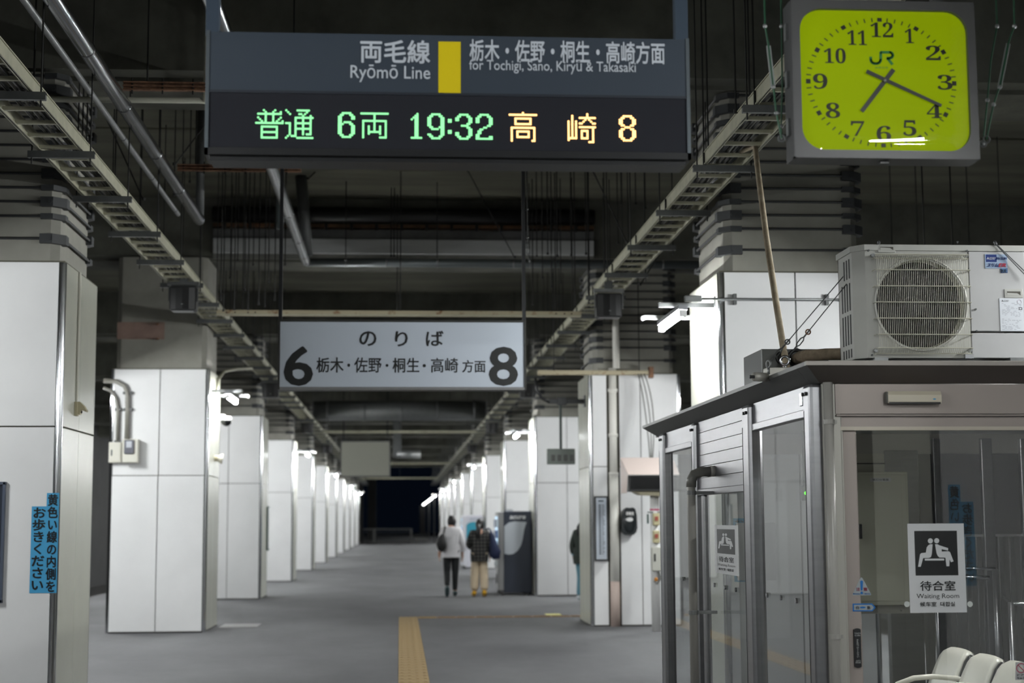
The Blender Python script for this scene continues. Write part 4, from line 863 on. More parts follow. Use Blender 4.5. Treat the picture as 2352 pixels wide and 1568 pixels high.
poly = [(255, 185), (295, 162), (350, 150), (405, 158), (445, 180), (475, 1215), (430, 1240), (378, 1250), (325, 1242), (287, 1218)]
b = MB(); P_ = [c(*p) for p in poly]; nP = len(P_)
b.add(P_ + [p + Vector((0, 0.014, 0)) for p in P_], [tuple(range(nP)), tuple(range(2 * nP - 1, nP - 1, -1))] + [(i, i + nP, (i + 1) % nP + nP, (i + 1) % nP) for i in range(nP)]); part('plate', b, BLACKP, t)
LG = M('plate lettering', (196, 198, 198), 0.5)
for s_, xa, xb, ya_, yb in (('TOUCH', 268, 440, 268, 312), ('TO OPEN', 275, 432, 330, 372), ('手\nを\n近\nづ\nけ\nて\nく\nだ\nさ\nい', 338, 388, 452, 955), ('AUTO', 312, 440, 1030, 1068), ('DOOR', 305, 442, 1078, 1120)):
    p, q = c(xa, yb), c(xb, ya_); text('lettering', s_, p + Vector((0, -0.001, 0)), (q.x - p.x, 0, 0), (0, 0, q.z - p.z), LG, t, 0.0)
yq = YF + 0.0
t = thing('no_hands_sticker', 'white sticker with a red crossed out hand low on the front glass', 'sticker', at(2357, 1562, yq))
c = lambda x, y: at(2080 + x / 8.647, 1480 + y / 8.647, yq)
pflat('film', [(2180, 350), (2540, 350), (2540, 700), (2180, 700)], M('sticker grey white', (176, 176, 176), 0.5), 0.0)
b = MB(); cc_ = (2295, 465)
for k in range(24):
    a0, a1 = k * math.pi / 12, (k + 1) * math.pi / 12
    b.add([c(cc_[0] + r_ * math.cos(a_), cc_[1] + r_ * math.sin(a_)) + Vector((0, -0.001, 0)) for r_, a_ in ((82, a0), (98, a0), (98, a1), (82, a1))], [(0, 1, 2, 3)])
b.add([c(*p) + Vector((0, -0.001, 0)) for p in ((2232, 392), (2222, 404), (2358, 540), (2368, 528))], [(0, 1, 2, 3)]); part('ban_ring', b, M('dull red print', (160, 40, 70), 0.5), t)
pflat('hand', [(2255, 520), (2250, 470), (2268, 430), (2285, 410), (2300, 405), (2316, 412), (2328, 440), (2335, 480), (2322, 522), (2290, 530)], M('pale hand print', (196, 200, 190), 0.5), 0.0006)
for s_, ya_, yb in (('ドアに', 580, 625), ('ちゅうい', 640, 685)):
    p, q = c(2215, yb), c(2420, ya_); text('lettering', s_, p + Vector((0, -0.001, 0)), (q.x - p.x, 0, 0), (0, 0, q.z - p.z), INK, t, 0.01)

# inside: distribution cabinet, notice, seats, reflection stand-in
yc = WB - 0.20; a, b_ = at(1962, 1390, yc), at(2085, 1083, yc)
t = thing('distribution_cabinet', 'beige wall cabinet with a small white name plate inside the waiting room', 'cabinet', (a.x, yc, a.z))
CAB = M('cabinet beige', (200, 200, 182), 0.45)
part('body', MB().bbox((a.x, yc + 0.01, a.z), (b_.x, WB - 0.06, b_.z), 0.004), CAB, t)
d = part('door', MB().bbox((a.x + 0.035, yc - 0.004, a.z + 0.035), (b_.x - 0.02, yc + 0.012, b_.z - 0.025), 0.003), CAB, t)
part('handle', MB().bbox((a.x + 0.05, yc - 0.02, a.z + 0.56), (a.x + 0.085, yc - 0.004, a.z + 0.69), 0.006), STEEL, d)
p, q = at(1999, 1106, yc - 0.006), at(2046, 1097, yc - 0.006); part('name_plate', MB().box((p.x, yc - 0.008, p.z), (q.x, yc - 0.004, q.z)), M('name plate', (205, 205, 205), 0.4), d)
text('lettering', '電灯分電盤', (p.x + 0.02, yc - 0.009, p.z + 0.008), (q.x - p.x - 0.04, 0, 0), (0, 0, q.z - p.z - 0.014), M('grey ink', (60, 62, 66)), d, 0.01)
a, b_ = at(1695, 1333, WB - 0.04), at(1780, 1200, WB - 0.04)
solo('paper_notice', MB().box((a.x, WB - 0.04, a.z), (b_.x, WB - 0.032, b_.z)), PAPER, 'plain white paper notice on the rear glass of the waiting room', 'notice')
q = atx(1851, 1132, 2.9); t = thing('indicator_lamp', 'small glowing green lamp seen through the aisle side glass', 'lamp', q); q = Vector((3.0, q.y * 3.0 / 2.9, q.z))
q = at(1851, 1132, 12.9); OFF[t.name] = q; t.location = q
part('bezel', MB().bbox(q + Vector((-0.03, 0.01, -0.06)), q + Vector((0.03, 0.05, 0.06)), 0.005), BLACKP, t); part('lens', MB().ball(q, 0.014, 10, 8), ME('green lamp', (0.12, 1.0, 0.03), 3.0), t, smooth=True); part('stem', MB().box((q.x - 0.012, q.y + 0.02, q.z + 0.04), (q.x + 0.012, q.y + 0.045, 2.35)), DARK, t)
CH = M('ivory seat plastic', (226, 224, 214), 0.28)
def seat(y0, label):
    xb = 3.30; t = thing('moulded_chair', label, 'chair', (xb, y0 + 0.22, 0), 'moulded seats in the waiting room')
    prof = [(0.46, 0.415), (0.44, 0.445), (0.36, 0.445), (0.22, 0.425), (0.08, 0.42), (0.01, 0.445), (-0.035, 0.52), (-0.07, 0.61), (-0.105, 0.70), (-0.135, 0.765), (-0.16, 0.795), (-0.185, 0.805), (-0.205, 0.795)]
    Wd = 0.44; nv = 9
    def shell(lo_, hi_, name):
        b = MB(); vs = []
        pr = prof[lo_:hi_]
        for (f_, z) in pr:
            for j in range(nv):
                v = j / (nv - 1); e = (2 * v - 1); taper = 1 - 0.10 * max(0, (z - 0.60) / 0.2)
                dz = 0.02 * e ** 4 if z < 0.46 else -0.02 * e ** 6; df = 0.02 * e ** 2 if z > 0.46 else 0.0
                vs.append(Vector((xb - f_ - df * 1.0, y0 + Wd / 2 + e * Wd / 2 * taper, z + dz)))
        n = len(pr); fs = [(i * nv + j, i * nv + j + 1, (i + 1) * nv + j + 1, (i + 1) * nv + j) for i in range(n - 1) for j in range(nv - 1)]
        back = [v + (Vector((0.014, 0, -0.006)) if i // nv + lo_ > 5 else Vector((0.0, 0, -0.014))) for i, v in enumerate(vs)]; N = len(vs)
        fs2 = [tuple(x + N for x in f[::-1]) for f in fs]
        edge = list(range(nv)) + [i * nv + nv - 1 for i in range(1, n)] + [(n - 1) * nv + j for j in range(nv - 2, -1, -1)] + [i * nv for i in range(n - 2, 0, -1)]
        rim = [(edge[i], edge[(i + 1) % len(edge)], edge[(i + 1) % len(edge)] + N, edge[i] + N) for i in range(len(edge))]
        part(name, b.add(vs + back, fs + fs2 + rim), CH, t, smooth=True)
    shell(0, 6, 'seat'); shell(5, 13, 'backrest')
    arm = [(0.42, 0.42), (0.41, 0.49), (0.37, 0.56), (0.30, 0.615), (0.20, 0.65), (0.08, 0.658), (-0.06, 0.645), (-0.12, 0.63), (-0.15, 0.60), (-0.16, 0.54), (-0.14, 0.47), (-0.05, 0.43)]
    part('armrest', MB().tube([(xb - f_, y0 - 0.02, z) for f_, z in arm], 0.0165, 10), CH, t, smooth=True)
    part('pedestal', MB().bbox((xb - 0.22, y0 + 0.19, 0.0), (xb - 0.12, y0 + 0.25, 0.42), 0.01), GALV, t); part('foot', MB().bbox((xb - 0.36, y0 + 0.18, 0.0), (xb + 0.06, y0 + 0.26, 0.03), 0.01), GALV, t)
    part('seat_beam', MB().box((xb - 0.2, y0 - 0.02, 0.38), (xb - 0.14, y0 + 0.46, 0.415)), GALV, t)
seat(9.44, 'ivory moulded seat with armrest, first of the row inside the waiting room, beyond the others'); seat(8.95, 'ivory moulded seat with armrest, middle of the row inside the waiting room'); seat(8.47, 'ivory moulded seat just inside the front glass, mostly outside the frame')
t = thing('reflection_bars', 'chrome reflection stand-in on posts inside the waiting room', 'reflection stand-in', (4.2, 11.5, 0))  # bars added inside in place of push bars mirrored in the glass
a, b_ = at(2215, 1304, 11.5), at(2286, 1307, 11.5)
part('rail', MB().tube([a, b_], 0.012, 8), STEEL, t, smooth=True); part('rail', MB().tube([at(2215, 1324, 11.5), at(2272, 1327, 11.5)], 0.017, 8), STEEL, t, smooth=True); part('post', MB().tube([b_ + Vector((0, 0, 0.0)), (b_.x, 11.5, 0)], 0.022, 10), ALU, t, smooth=True); part('post', MB().tube([at(2150, 1304, 11.5), Vector((at(2150, 1304, 11.5).x, 11.5, 0))], 0.015, 10), ALU, t, smooth=True)
a, b_ = at(2322, 1386, 10.6), at(2420, 1386, 10.6); part('rail', MB().tube([(a.x, 10.6, a.z), (b_.x, 10.6, b_.z)], 0.016, 8), STEEL, t, smooth=True); part('post', MB().tube([(a.x, 10.6, a.z + 0.01), (a.x, 10.6, 0)], 0.02, 10), ALU, t, smooth=True)
part('rail', MB().tube([a + Vector((0, 0, 0.0)), Vector((b_.x, 11.5, a.z))], 0.012, 8), STEEL, t)

# ================================================================ ON THE ROOF
ZR = 2.443
Y0 = 8.8
t = thing('air_conditioner', 'white outdoor air conditioning unit with a wire fan guard on the waiting room roof', 'air conditioner', (3.15, Y0, ZR))
X0, X1, Z0, Z1 = 2.632, 3.642, at(2200, 822, Y0).z, at(2200, 563, Y0).z; XS = at(2227, 700, Y0).x; XF = 2.69
ACW = M('ac pale grey', (188, 188, 182), 0.42, var=0.04, scale=5); ACS = M('ac panel grey', (192, 192, 192), 0.4, var=0.03, scale=5); ACD = M('ac dark inside', (16, 16, 17), 0.6)
cx, cz, rf = at(2115, 698, Y0).x, at(2115, 698, Y0).z, 0.262
def plate_hole(x0, x1, z0, z1, hole, Y, th, name, m, par):
    n = len(hole); mx, mz = sum(p[0] for p in hole) / n, sum(p[1] for p in hole) / n; out = []
    for (x, z) in hole:
        dx, dz = x - mx, z - mz; k = 1e9
        if dx > 1e-6: k = min(k, (x1 - mx) / dx)
        if dx < -1e-6: k = min(k, (x0 - mx) / dx)
        if dz > 1e-6: k = min(k, (z1 - mz) / dz)
        if dz < -1e-6: k = min(k, (z0 - mz) / dz)
        out.append((mx + dx * k, mz + dz * k))
    b = MB(); b.add([(x, Y, z) for x, z in out] + [(x, Y, z) for x, z in hole] + [(x, Y + th, z) for x, z in hole], [(i, (i + 1) % n, (i + 1) % n + n, i + n) for i in range(n)] + [(i + n, (i + 1) % n + n, (i + 1) % n + 2 * n, i + 2 * n) for i in range(n)])
    for cxx in (x0, x1):
        for czz in (z0, z1):
            q = [i for i in range(n) if (out[i][0] - mx) * (cxx - mx) > 0 and (out[i][1] - mz) * (czz - mz) > 0]
            for i in q:
                j = (i + 1) % n
                if j in q and abs(out[i][0] - out[j][0]) > 1e-6 and abs(out[i][1] - out[j][1]) > 1e-6: b.add([(out[i][0], Y, out[i][1]), (cxx, Y, czz), (out[j][0], Y, out[j][1])], [(0, 1, 2)])
    return part(name, b, m, par)
circ = [(cx + rf * math.cos(2 * math.pi * k / 64), cz + rf * math.sin(2 * math.pi * k / 64)) for k in range(64)]
plate_hole(XF, XS - 0.002, Z0, Z1 - 0.035, circ, Y0, 0.05, 'front_panel', ACW, t)
b = MB().add([(XF, Y0, Z0), (X0, Y0 + 0.07, Z0), (X0, Y0 + 0.07, Z1 - 0.035), (XF, Y0, Z1 - 0.035)], [(0, 1, 2, 3)]); part('corner_panel', b, ACW, t)
sd = part('side_panel', MB().add([(X0, Y0 + 0.07, Z0), (X0, Y0 + 0.36, Z0), (X0, Y0 + 0.36, Z1 - 0.035), (X0, Y0 + 0.07, Z1 - 0.035)], [(0, 1, 2, 3)]), ACW, t)
for r_ in range(4):
    for k in range(4 if r_ else 3):
        h0, h1 = [(0.775, 0.99), (0.46, 0.755), (0.13, 0.445), (0.0, 0.11)][r_]; zz0, zz1 = Z0 + 0.015 + (Z1 - Z0 - 0.06) * h0, Z0 + 0.0 + (Z1 - Z0 - 0.06) * h1
        y = Y0 + 0.115 + 0.052 * k; part('louvre_slot', MB().box((X0 - 0.0015, y, zz0), (X0 + 0.004, y + 0.021, zz1)), ACD, sd)
part('inner_box', MB().box((X0 + 0.01, Y0 + 0.22, Z0), (XS, Y0 + 0.235, Z1 - 0.04)), ACD, t)
part('rear_box', MB().box((X0, Y0 + 0.35, Z0), (X1, Y0 + 0.36, Z1 - 0.035)).box((X0 + 0.003, Y0 + 0.07, Z0), (X1, Y0 + 0.35, Z0 + 0.012)), ACW, t)
part('lid', MB().prism([(X0 - 0.008, 0.075), (XF - 0.004, -0.006), (X1 + 0.006, -0.006), (X1 + 0.006, 0.37), (X0 - 0.008, 0.37)], (0, Y0, Z1 - 0.034), (1, 0, 0), (0, 1, 0), (0, 0, 0.034)), ACW, t)
zsplit = at(2300, 763, Y0).z
part('service_panel', MB().bbox((XS + 0.003, Y0 - 0.002, zsplit + 0.006), (X1, Y0 + 0.03, Z1 - 0.037), 0.004), ACS, t)
part('valve_cover', MB().bbox((XS + 0.003, Y0 - 0.002, Z0), (X1, Y0 + 0.03, zsplit - 0.004), 0.004), ACS, t)
part('right_side', MB().box((X1 - 0.004, Y0 + 0.03, Z0), (X1, Y0 + 0.36, Z1 - 0.035)), ACW, t)
part('bell_mouth', MB().tube([(cx, Y0 + 0.004 + 0.05 * k / 6, cz) for k in range(7)], [rf + 0.002 - 0.010 * math.sin(k / 6 * math.pi / 2) for k in range(7)], 48, False), M('ac bell mouth', (168, 166, 150), 0.5), t, smooth=True)
part('bell_ring', MB().ring((cx, Y0 - 0.0, cz), (0, 1, 0), rf + 0.012, 0.006, 48, 6), ACW, t, smooth=True)
FANM = M('fan grey', (32, 33, 36), 0.55)
fan = part('fan', MB().tube([(cx, Y0 + 0.10, cz), (cx, Y0 + 0.115, cz), (cx, Y0 + 0.18, cz)], [0.03, 0.062, 0.068], 24), FANM, t, smooth=True)
for k in range(3):
    b = MB(); vs = []; a0 = math.radians(100 + 120 * k)
    for i in range(7):
        for j in range(7):
            rr = 0.06 + 0.182 * i / 6; sweep = -0.5 * (i / 6) ** 1.5; an = a0 + sweep + (j / 6 - 0.5) * (1.15 + 0.25 * i / 6); vs.append((cx + rr * math.cos(an), Y0 + 0.10 + 0.075 * j / 6, cz + rr * math.sin(an)))
    b.add(vs, [(i * 7 + j, i * 7 + j + 1, (i + 1) * 7 + j + 1, (i + 1) * 7 + j) for i in range(6) for j in range(6)]); part('blade', b, FANM, fan, smooth=True)
gx0, gx1 = at(2008, 700, Y0).x, at(2222, 700, Y0).x; gz0, gz1 = at(2100, 812, Y0).z, at(2100, 586, Y0).z
WIRE = M('guard wire', (186, 184, 168), 0.4)
gv = part('fan_guard', MB().tube([(gx0, Y0 - 0.05, gz1 - 0.004), (gx1, Y0 - 0.05, gz1 - 0.004)], 0.0035, 6), WIRE, t)
wm = MB().tube([(0, -0.006, gz0 - gz1 + 0.0), (0, -0.03, gz0 - gz1 + 0.002), (0, -0.052, gz0 - gz1 + 0.03), (0, -0.052, -0.03), (0, -0.03, -0.004), (0, -0.006, 0)], 0.0013, 5).mesh('guard_wire', (0, 0, 0)); wm.materials.append(WIRE)
for k in range(49):
    o = bpy.data.objects.new('guard_wire', wm); COL.objects.link(o); o.parent = gv; o.location = Vector((gx0 + 0.008 + (gx1 - gx0 - 0.016) * k / 48, Y0, gz1)) - OFF[gv.name]
for py in (592, 620, 657, 694, 731, 768, 799, 811):
    z = at(2110, py, Y0 - 0.05).z; yy = Y0 - (0.057 if 595 < py < 800 else 0.03)
    part('guard_bar', MB().tube([(gx0 - 0.006, Y0 - 0.002, z), (gx0 - 0.004, yy, z), (gx1 + 0.004, yy, z), (gx1 + 0.006, Y0 - 0.002, z)], 0.003, 6), WIRE, gv)
for (px, py) in ((2003, 587), (2217, 588), (2010, 805), (2226, 805)): q = at(px, py, Y0 - 0.012); part('guard_screw', MB().tube([q, q + Vector((0, -0.02, 0))], 0.011, 10), GALV, gv)
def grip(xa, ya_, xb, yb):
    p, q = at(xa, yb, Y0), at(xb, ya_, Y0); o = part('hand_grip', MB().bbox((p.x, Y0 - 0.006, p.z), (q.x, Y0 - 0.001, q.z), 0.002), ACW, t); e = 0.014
    part('grip_shade_patch', MB().add([(p.x + e, Y0 - 0.0066, p.z + e), (q.x - e, Y0 - 0.0066, p.z + e), (q.x - e, Y0 - 0.0066, q.z - e), (p.x + e, Y0 - 0.0066, q.z - e)], [(0, 1, 2, 3)]), M('grip shade', (70, 68, 58), 0.7), o)  # flat quad, the shade of the grip recess put into its colour
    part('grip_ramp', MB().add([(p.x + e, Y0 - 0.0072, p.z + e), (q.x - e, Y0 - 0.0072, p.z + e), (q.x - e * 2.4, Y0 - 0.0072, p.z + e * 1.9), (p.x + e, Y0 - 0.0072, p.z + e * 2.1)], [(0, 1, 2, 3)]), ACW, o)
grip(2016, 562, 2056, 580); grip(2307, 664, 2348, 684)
for (px, py) in ((2019, 556), (2199, 556), (2285, 557), (1995, 575), (2221, 576), (2241, 710), (2243, 760), (2003, 815), (2231, 815)): q = at(px, py, Y0 - 0.006); part('screw', MB().tube([q + Vector((0, 0.006, 0)), q + Vector((0, -0.004, 0))], 0.006, 8), GALV_D, t)
yl = Y0 - 0.004
def lab(xa, ya_, xb, yb, m, nm='label_film', d=0.0): p, q = at(xa, yb, yl), at(xb, ya_, yl); return part(nm, MB().box((p.x, yl - 0.0006 - d, p.z), (q.x, yl + 0.002, q.z)), m, t)
NAVY = M('navy print', (18, 48, 116), 0.45); PALE = M('pale blue film', (160, 180, 206), 0.4); RED = M('red print', (176, 26, 56), 0.45)
lab(2263, 584, 2313, 616, PALE); lab(2264.5, 584.5, 2288.5, 601.5, NAVY, 'label_block', 0.0004)
def diamonds(x, y, r, m):
    b = MB(); u = r / 1.55
    for an in (90, 210, 330):
        d0 = math.radians(an); c_ = lambda rr, dd: at(x + rr * math.cos(d0 + dd), y - rr * math.sin(d0 + dd), yl - 0.0016)
        b.add([c_(0, 0), c_(u * 0.9, math.radians(30)), c_(u * 1.55, 0), c_(u * 0.9, math.radians(-30))], [(0, 1, 2, 3)])
    part('logo', b, m, t)
diamonds(2269.2, 593.2, 3.4, WHITE)
for s_, xa, xb, ya_, yb, m, bd, sh in (('MITSUBISHI', 2273, 2287, 590.8, 593.2, WHITE, 0, 0), ('ELECTRIC', 2273, 2285, 593.8, 596, WHITE, 0, 0), ('Mr.SLIM', 2289.3, 2311.8, 590.5, 596, NAVY, 0.02, 0), ('スリム', 2268, 2292, 604.5, 612.7, NAVY, 0.03, 0.25), ('ER', 2293.5, 2310, 605, 612.8, RED, 0.035, 0.25)):
    ptext('lettering', s_, xa, ya_, xb, yb, yl - 0.0016, m, t, bd, sh)
lab(2299, 616, 2314, 626.5, NAVY, 'label_block'); lab(2300, 617, 2313, 625.6, M('mid blue film', (96, 140, 190), 0.4), 'label_film', 0.0005); ptext('lettering', 'R32', 2300.6, 618.4, 2312, 625, yl - 0.0016, INK, t, 0.01)
lab(2298.5, 685, 2350, 760, M('spec plate white', (222, 226, 232), 0.4), 'spec_plate'); diamonds(2302.8, 690.8, 2.8, INK)
SPI = M('spec print', (150, 152, 160), 0.5)
ptext('lettering', 'MITSUBISHI\nELECTRIC', 2306.5, 688.6, 2317.5, 692.6, yl - 0.0016, M('grey ink', (60, 62, 66)), t)
b = MB(); rr = random.Random(3)
for k in range(21):
    y = 696 + 3.0 * k; x = 2301 + 0.02 * (y - 690)
    while x < 2344:
        l = rr.uniform(2, 9)
        if rr.random() < 0.6: p, q = at(x, y + 0.7, yl - 0.0012), at(min(x + l, 2346), y, yl - 0.0012); b.add([p, (q.x, p.y, p.z), q, (p.x, q.y, q.z)], [(0, 1, 2, 3)])
        x += l + rr.uniform(1, 3)
part('fine_print', b, SPI, t, kind='stuff')
lab(2340, 706, 2347.5, 711.5, INK, 'plate_mark', 0.0004); lab(2341.5, 707.2, 2346, 710.2, M('spec plate white', (0, 0, 0)), 'plate_mark', 0.0008)
q = at(2341.5, 693, yl - 0.001); part('plate_seal', MB().ring(q, (0, 1, 0), 0.012, 0.0006, 20, 4), M('pink print', (190, 160, 180), 0.5), t)
part('emboss_frame', MB().box((at(2230, 577, Y0).x, Y0 - 0.0035, at(2230, 577, Y0).z), (at(2341, 577, Y0).x, Y0 - 0.001, at(2341, 567, Y0).z)), ACS, t)
ptext('emboss_lettering', 'AIR CONDITIONER', 2232, 568.2, 2339, 576.2, Y0 - 0.0042, M('ac emboss', (200, 200, 199), 0.35), t)
for (xa, xb) in ((2.72, 2.80), (3.52, 3.60)): part('foot', MB().box((xa, Y0 - 0.03, ZR - 0.002), (xb, Y0 + 0.40, Z0)), GALV, t)
part('front_bracket', MB().box((at(2213, 815, Y0).x, Y0 - 0.03, Z0 - 0.004), (at(2232, 815, Y0).x, Y0 - 0.002, Z0 + 0.02)), STEEL, t)
part('base_rail', MB().box((2.44, Y0 - 0.07, ZR - 0.002), (4.2, Y0 - 0.035, Z0 - 0.022)), M('base rail', (150, 146, 138), 0.5), t)

t = thing('pipe_cover', 'dark grey sheet metal pipe cover box behind the air conditioner', 'duct box', (2.9, 9.6, ZR))
PCB = M('pipe cover grey', (84, 85, 83), 0.5, 0.3)
part('body', MB().bbox((2.262, 9.62, ZR - 0.03), (3.6, 10.14, 2.668), 0.003), PCB, t)
part('corner_seam', MB().box((2.259, 9.617, ZR - 0.03), (2.264, 9.622, 2.668)), GALV, t)
for px, r_ in ((1797, 0.034), (1830, 0.05)): q = at(px, 822, 9.62); part('grommet', MB().ring((q.x, 9.62, q.z), (0, 1, 0), r_, 0.012, 20, 6), BLACK, t, smooth=True)
LAG = M('weathered pipe lagging', (150, 136, 116), 0.8, c2=(112, 98, 80), scale=14, bump=0.3)
a = at(1830, 824, 9.62); t = thing('lagged_pipe', 'weathered beige lagged pipe curving from the cover box to the air conditioner', 'pipe', (a.x, 9.6, a.z))
pts = [(a.x, 9.66, a.z), (a.x, 9.54, a.z), (a.x + 0.03, 9.44, a.z), (a.x + 0.12, 9.38, a.z + 0.004), (a.x + 0.3, 9.30, a.z), (a.x + 0.55, 9.2, a.z - 0.01)]
part('run', MB().tube(pts, 0.036, 14), LAG, t, smooth=True); part('tape', MB().tube(pts[1:3], 0.040, 14), LAG, t, smooth=True)
a, b_ = at(1806, 840, 9.5), at(1734, 334, 12.15)
t = thing('riser_conduit', 'long pale tape wrapped conduit rising from the waiting room roof to the cable ladder', 'conduit', (a.x, a.y, ZR))
m_ = a.lerp(b_, 0.5) + Vector((-0.012, 0, 0)); part('run', MB().tube([(a.x + 0.01, a.y, ZR - 0.01), a, a.lerp(b_, 0.25) + Vector((-0.008, 0, 0)), m_, a.lerp(b_, 0.75) + Vector((-0.008, 0, 0)), b_, b_ + Vector((-0.06, 0.3, 0.02))], 0.022, 12), M('weathered white conduit', (176, 164, 142), 0.7, c2=(140, 126, 104), scale=10, stretch=(1, 1, 0.4)), t, smooth=True)
part('base_collar', MB().tube([(a.x + 0.01, a.y, ZR - 0.005), (a.x + 0.01, a.y, ZR + 0.03)], 0.034, 12), GALV, t)
# anchor block with eye bolts and guy wires
a, b_ = at(1763, 868, 9.05), at(1826, 843, 9.05)
t = thing('anchor_block', 'shiny steel anchor block with eye bolts at the roof edge', 'anchor', (a.x, 9.05, ZR))
part('block', MB().bbox((a.x, 9.05, ZR - 0.01), (b_.x, 9.16, b_.z), 0.004), ALU_L, t)
e1, e2 = at(1803, 828, 9.1), at(1765, 836, 9.0)
part('eye_bolt', MB().ring(e1, (0.5, 1, 0), 0.026, 0.008, 20, 8).tube([e1 + Vector((0, 0, -0.026)), e1 + Vector((0, 0, -0.05))], 0.012, 8), STEEL, t, smooth=True)
part('eye_bolt', MB().ring(e2, (1, 0.4, 0), 0.02, 0.006, 20, 8).tube([e2 + Vector((0, 0, -0.02)), (e2.x, e2.y, e2.z - 0.06)], 0.008, 8), GALV, t, smooth=True)
p = at(1733, 865, 9.0); part('roller', MB().tube([(p.x, 9.0, p.z), (a.x + 0.01, 9.08, p.z + 0.004)], 0.027, 14), ALU_L, t, smooth=True); part('roller_bolt', MB().tube([(p.x - 0.03, 9.0, p.z), (p.x, 9.0, p.z)], 0.010, 8), DARK, t)
def guy(p, q, k0, k1, label):
    t = thing('guy_wire', label, 'wire', p, 'guy wires of the air conditioner'); d = (q - p); u = d.normalized(); s_ = u.cross(Vector((0, 1, 0))).normalized() * 0.010
    part('wire', MB().tube([p + d * k1, q], 0.0032, 5), GALV_D, t); part('turnbuckle', MB().tube([p + d * 0.03, p + d * k0], 0.005, 6).tube([p + d * k0 + s_ * 0.3, p + d * (k0 + 0.02) + s_, p + d * (k1 - 0.12) + s_, p + d * (k1 - 0.1) + s_ * 0.3], 0.004, 6).tube([p + d * k0 - s_ * 0.3, p + d * (k0 + 0.02) - s_, p + d * (k1 - 0.12) - s_, p + d * (k1 - 0.1) - s_ * 0.3], 0.004, 6).tube([p + d * (k1 - 0.1), p + d * k1], 0.005, 6), GALV_D, t)
    part('hook', MB().ring(p + d * (k1 - 0.03), (0, 1, 0.1), 0.014, 0.0045, 14, 6), RUST if k1 > 0.37 else GALV_D, t)
guy(e1, at(1955, 639, 8.98), 0.18, 0.38, 'guy wire with a turnbuckle from the upper eye bolt to the air conditioner'); guy(e2, at(1952, 617, 9.06), 0.08, 0.26, 'guy wire with a turnbuckle from the lower eye bolt to the air conditioner')
def strand(pts, label):
    t = thing('guy_wire', label, 'wire', pts[0], 'guy wires of the air conditioner')
    part('wire', MB().tube(pts, 0.003, 5), GALV_D, t); part('end_loop', MB().ring(pts[-1], (0, 1, 0), 0.008, 0.003, 12, 5), GALV_D, t)
strand([at(1955, 639, 8.98), at(1985, 600, 8.86), at(2018, 557, Y0 - 0.012)], 'thin guy wire crossing the corner of the air conditioner up to its lid screw')
strand([at(2365, 634, Y0 - 0.03), at(2285, 557, Y0 - 0.012)], 'upper of the two wire strands crossing the label side of the air conditioner'); strand([at(2365, 642, Y0 - 0.03), at(2286, 560, Y0 - 0.012)], 'lower of the two wire strands crossing the label side of the air conditioner')
# ================================================================ THINGS ON THE PILLARS
def notice(label, xs, z_top, z_top2, z_bot, Y, face):
    """blue two column walking notice; xs = left edge, split, right edge as read by the reader; face -1 looks to the viewer, +1 away"""
    t = thing('walking_notice', label, 'notice', (xs[0], Y, z_bot), 'blue walking notices')
    sx = 1 if face < 0 else -1; X = lambda u: xs[0] + sx * u; w1, w2 = xs[1], xs[2]; d = 0.003 * face
    b = MB(); b.add([(X(0), Y + d, z_bot), (X(w2), Y + d, z_bot), (X(w2), Y + d, z_top), (X(w1), Y + d, z_top), (X(w1), Y + d, z_top2), (X(0), Y + d, z_top2)], [tuple(range(6))])
    part('film', b, BLUE_T, t)
    for s_, u0, u1, z1, z0 in (('黄\n色\nい\n線\nの\n内\n側\nを', w1 + 0.010, w2 - 0.010, z_top - 0.012, z_bot + 0.012), ('お\n歩\nき\nく\nだ\nさ\nい', 0.012, w1 - 0.008, z_top2 - 0.012, z_bot + 0.03)):
        text('lettering', s_, (X(u0), Y + d * 1.6, z0), (sx * (u1 - u0), 0, 0), (0, 0, z1 - z0), INK, t, 0.022)
notice('blue walking notice in two columns on the pillar with the sensor hood', (-3.158, 0.124, 0.229), 1.866, 1.752, 1.014, LY(1), -1)
notice('blue walking notice behind the waiting room glass and paper notice', (3.02, 0.10, 0.205), 1.76, 1.62, 1.05, RY(1), -1)
q0, q1 = at(2206, 1112, 11.15), at(2257, 1345, 11.15)
notice('blue walking notice seen only as a reflection in the front glass', (4.17, 0.095, 0.185), q0.z, q0.z - 0.125, q1.z, 4.15 + 1.5, 1)

Y = LY(1); a, b_ = at(-60, 1385, Y - 0.03), at(13, 1106, Y - 0.03)
t = thing('poster_frame', 'slate grey poster frame cut by the picture edge beside the blue walking notice', 'frame', (a.x, Y, a.z))
part('frame', MB().bbox((b_.x - 0.025, Y - 0.035, a.z), (b_.x, Y, b_.z), 0.004).box((a.x - 0.3, Y - 0.035, b_.z - 0.025), (b_.x, Y, b_.z)).box((a.x - 0.3, Y - 0.035, a.z), (b_.x, Y, a.z + 0.025)), M('slate frame', (74, 82, 98), 0.4), t)
part('poster', MB().box((a.x - 0.3, Y - 0.02, a.z + 0.025), (b_.x - 0.025, Y - 0.005, b_.z - 0.025)), M('dark poster', (44, 50, 62), 0.3), t)
XA = -PX; q = atx(180, 938, XA + 0.03)
t = thing('sensor_hood', 'small cream hooded sensor on the aisle side of the pillar with the walking notice', 'sensor', q)
HC = M('cream hood', (186, 178, 148), 0.5)
part('body', MB().bbox((XA, q.y - 0.035, q.z - 0.065), (XA + 0.03, q.y + 0.05, q.z + 0.06), 0.004), HC, t)
part('hood', MB().prism([(0, 0.06), (0.035, 0.06), (0.075, 0.02), (0.10, -0.025), (0.09, -0.03), (0.05, -0.01), (0.04, -0.055), (0.03, -0.055), (0, -0.02)], (XA + 0.01, q.y - 0.03, q.z), (1, 0, 0), (0, 0, 1), (0, 0.08, 0)), HC, t)
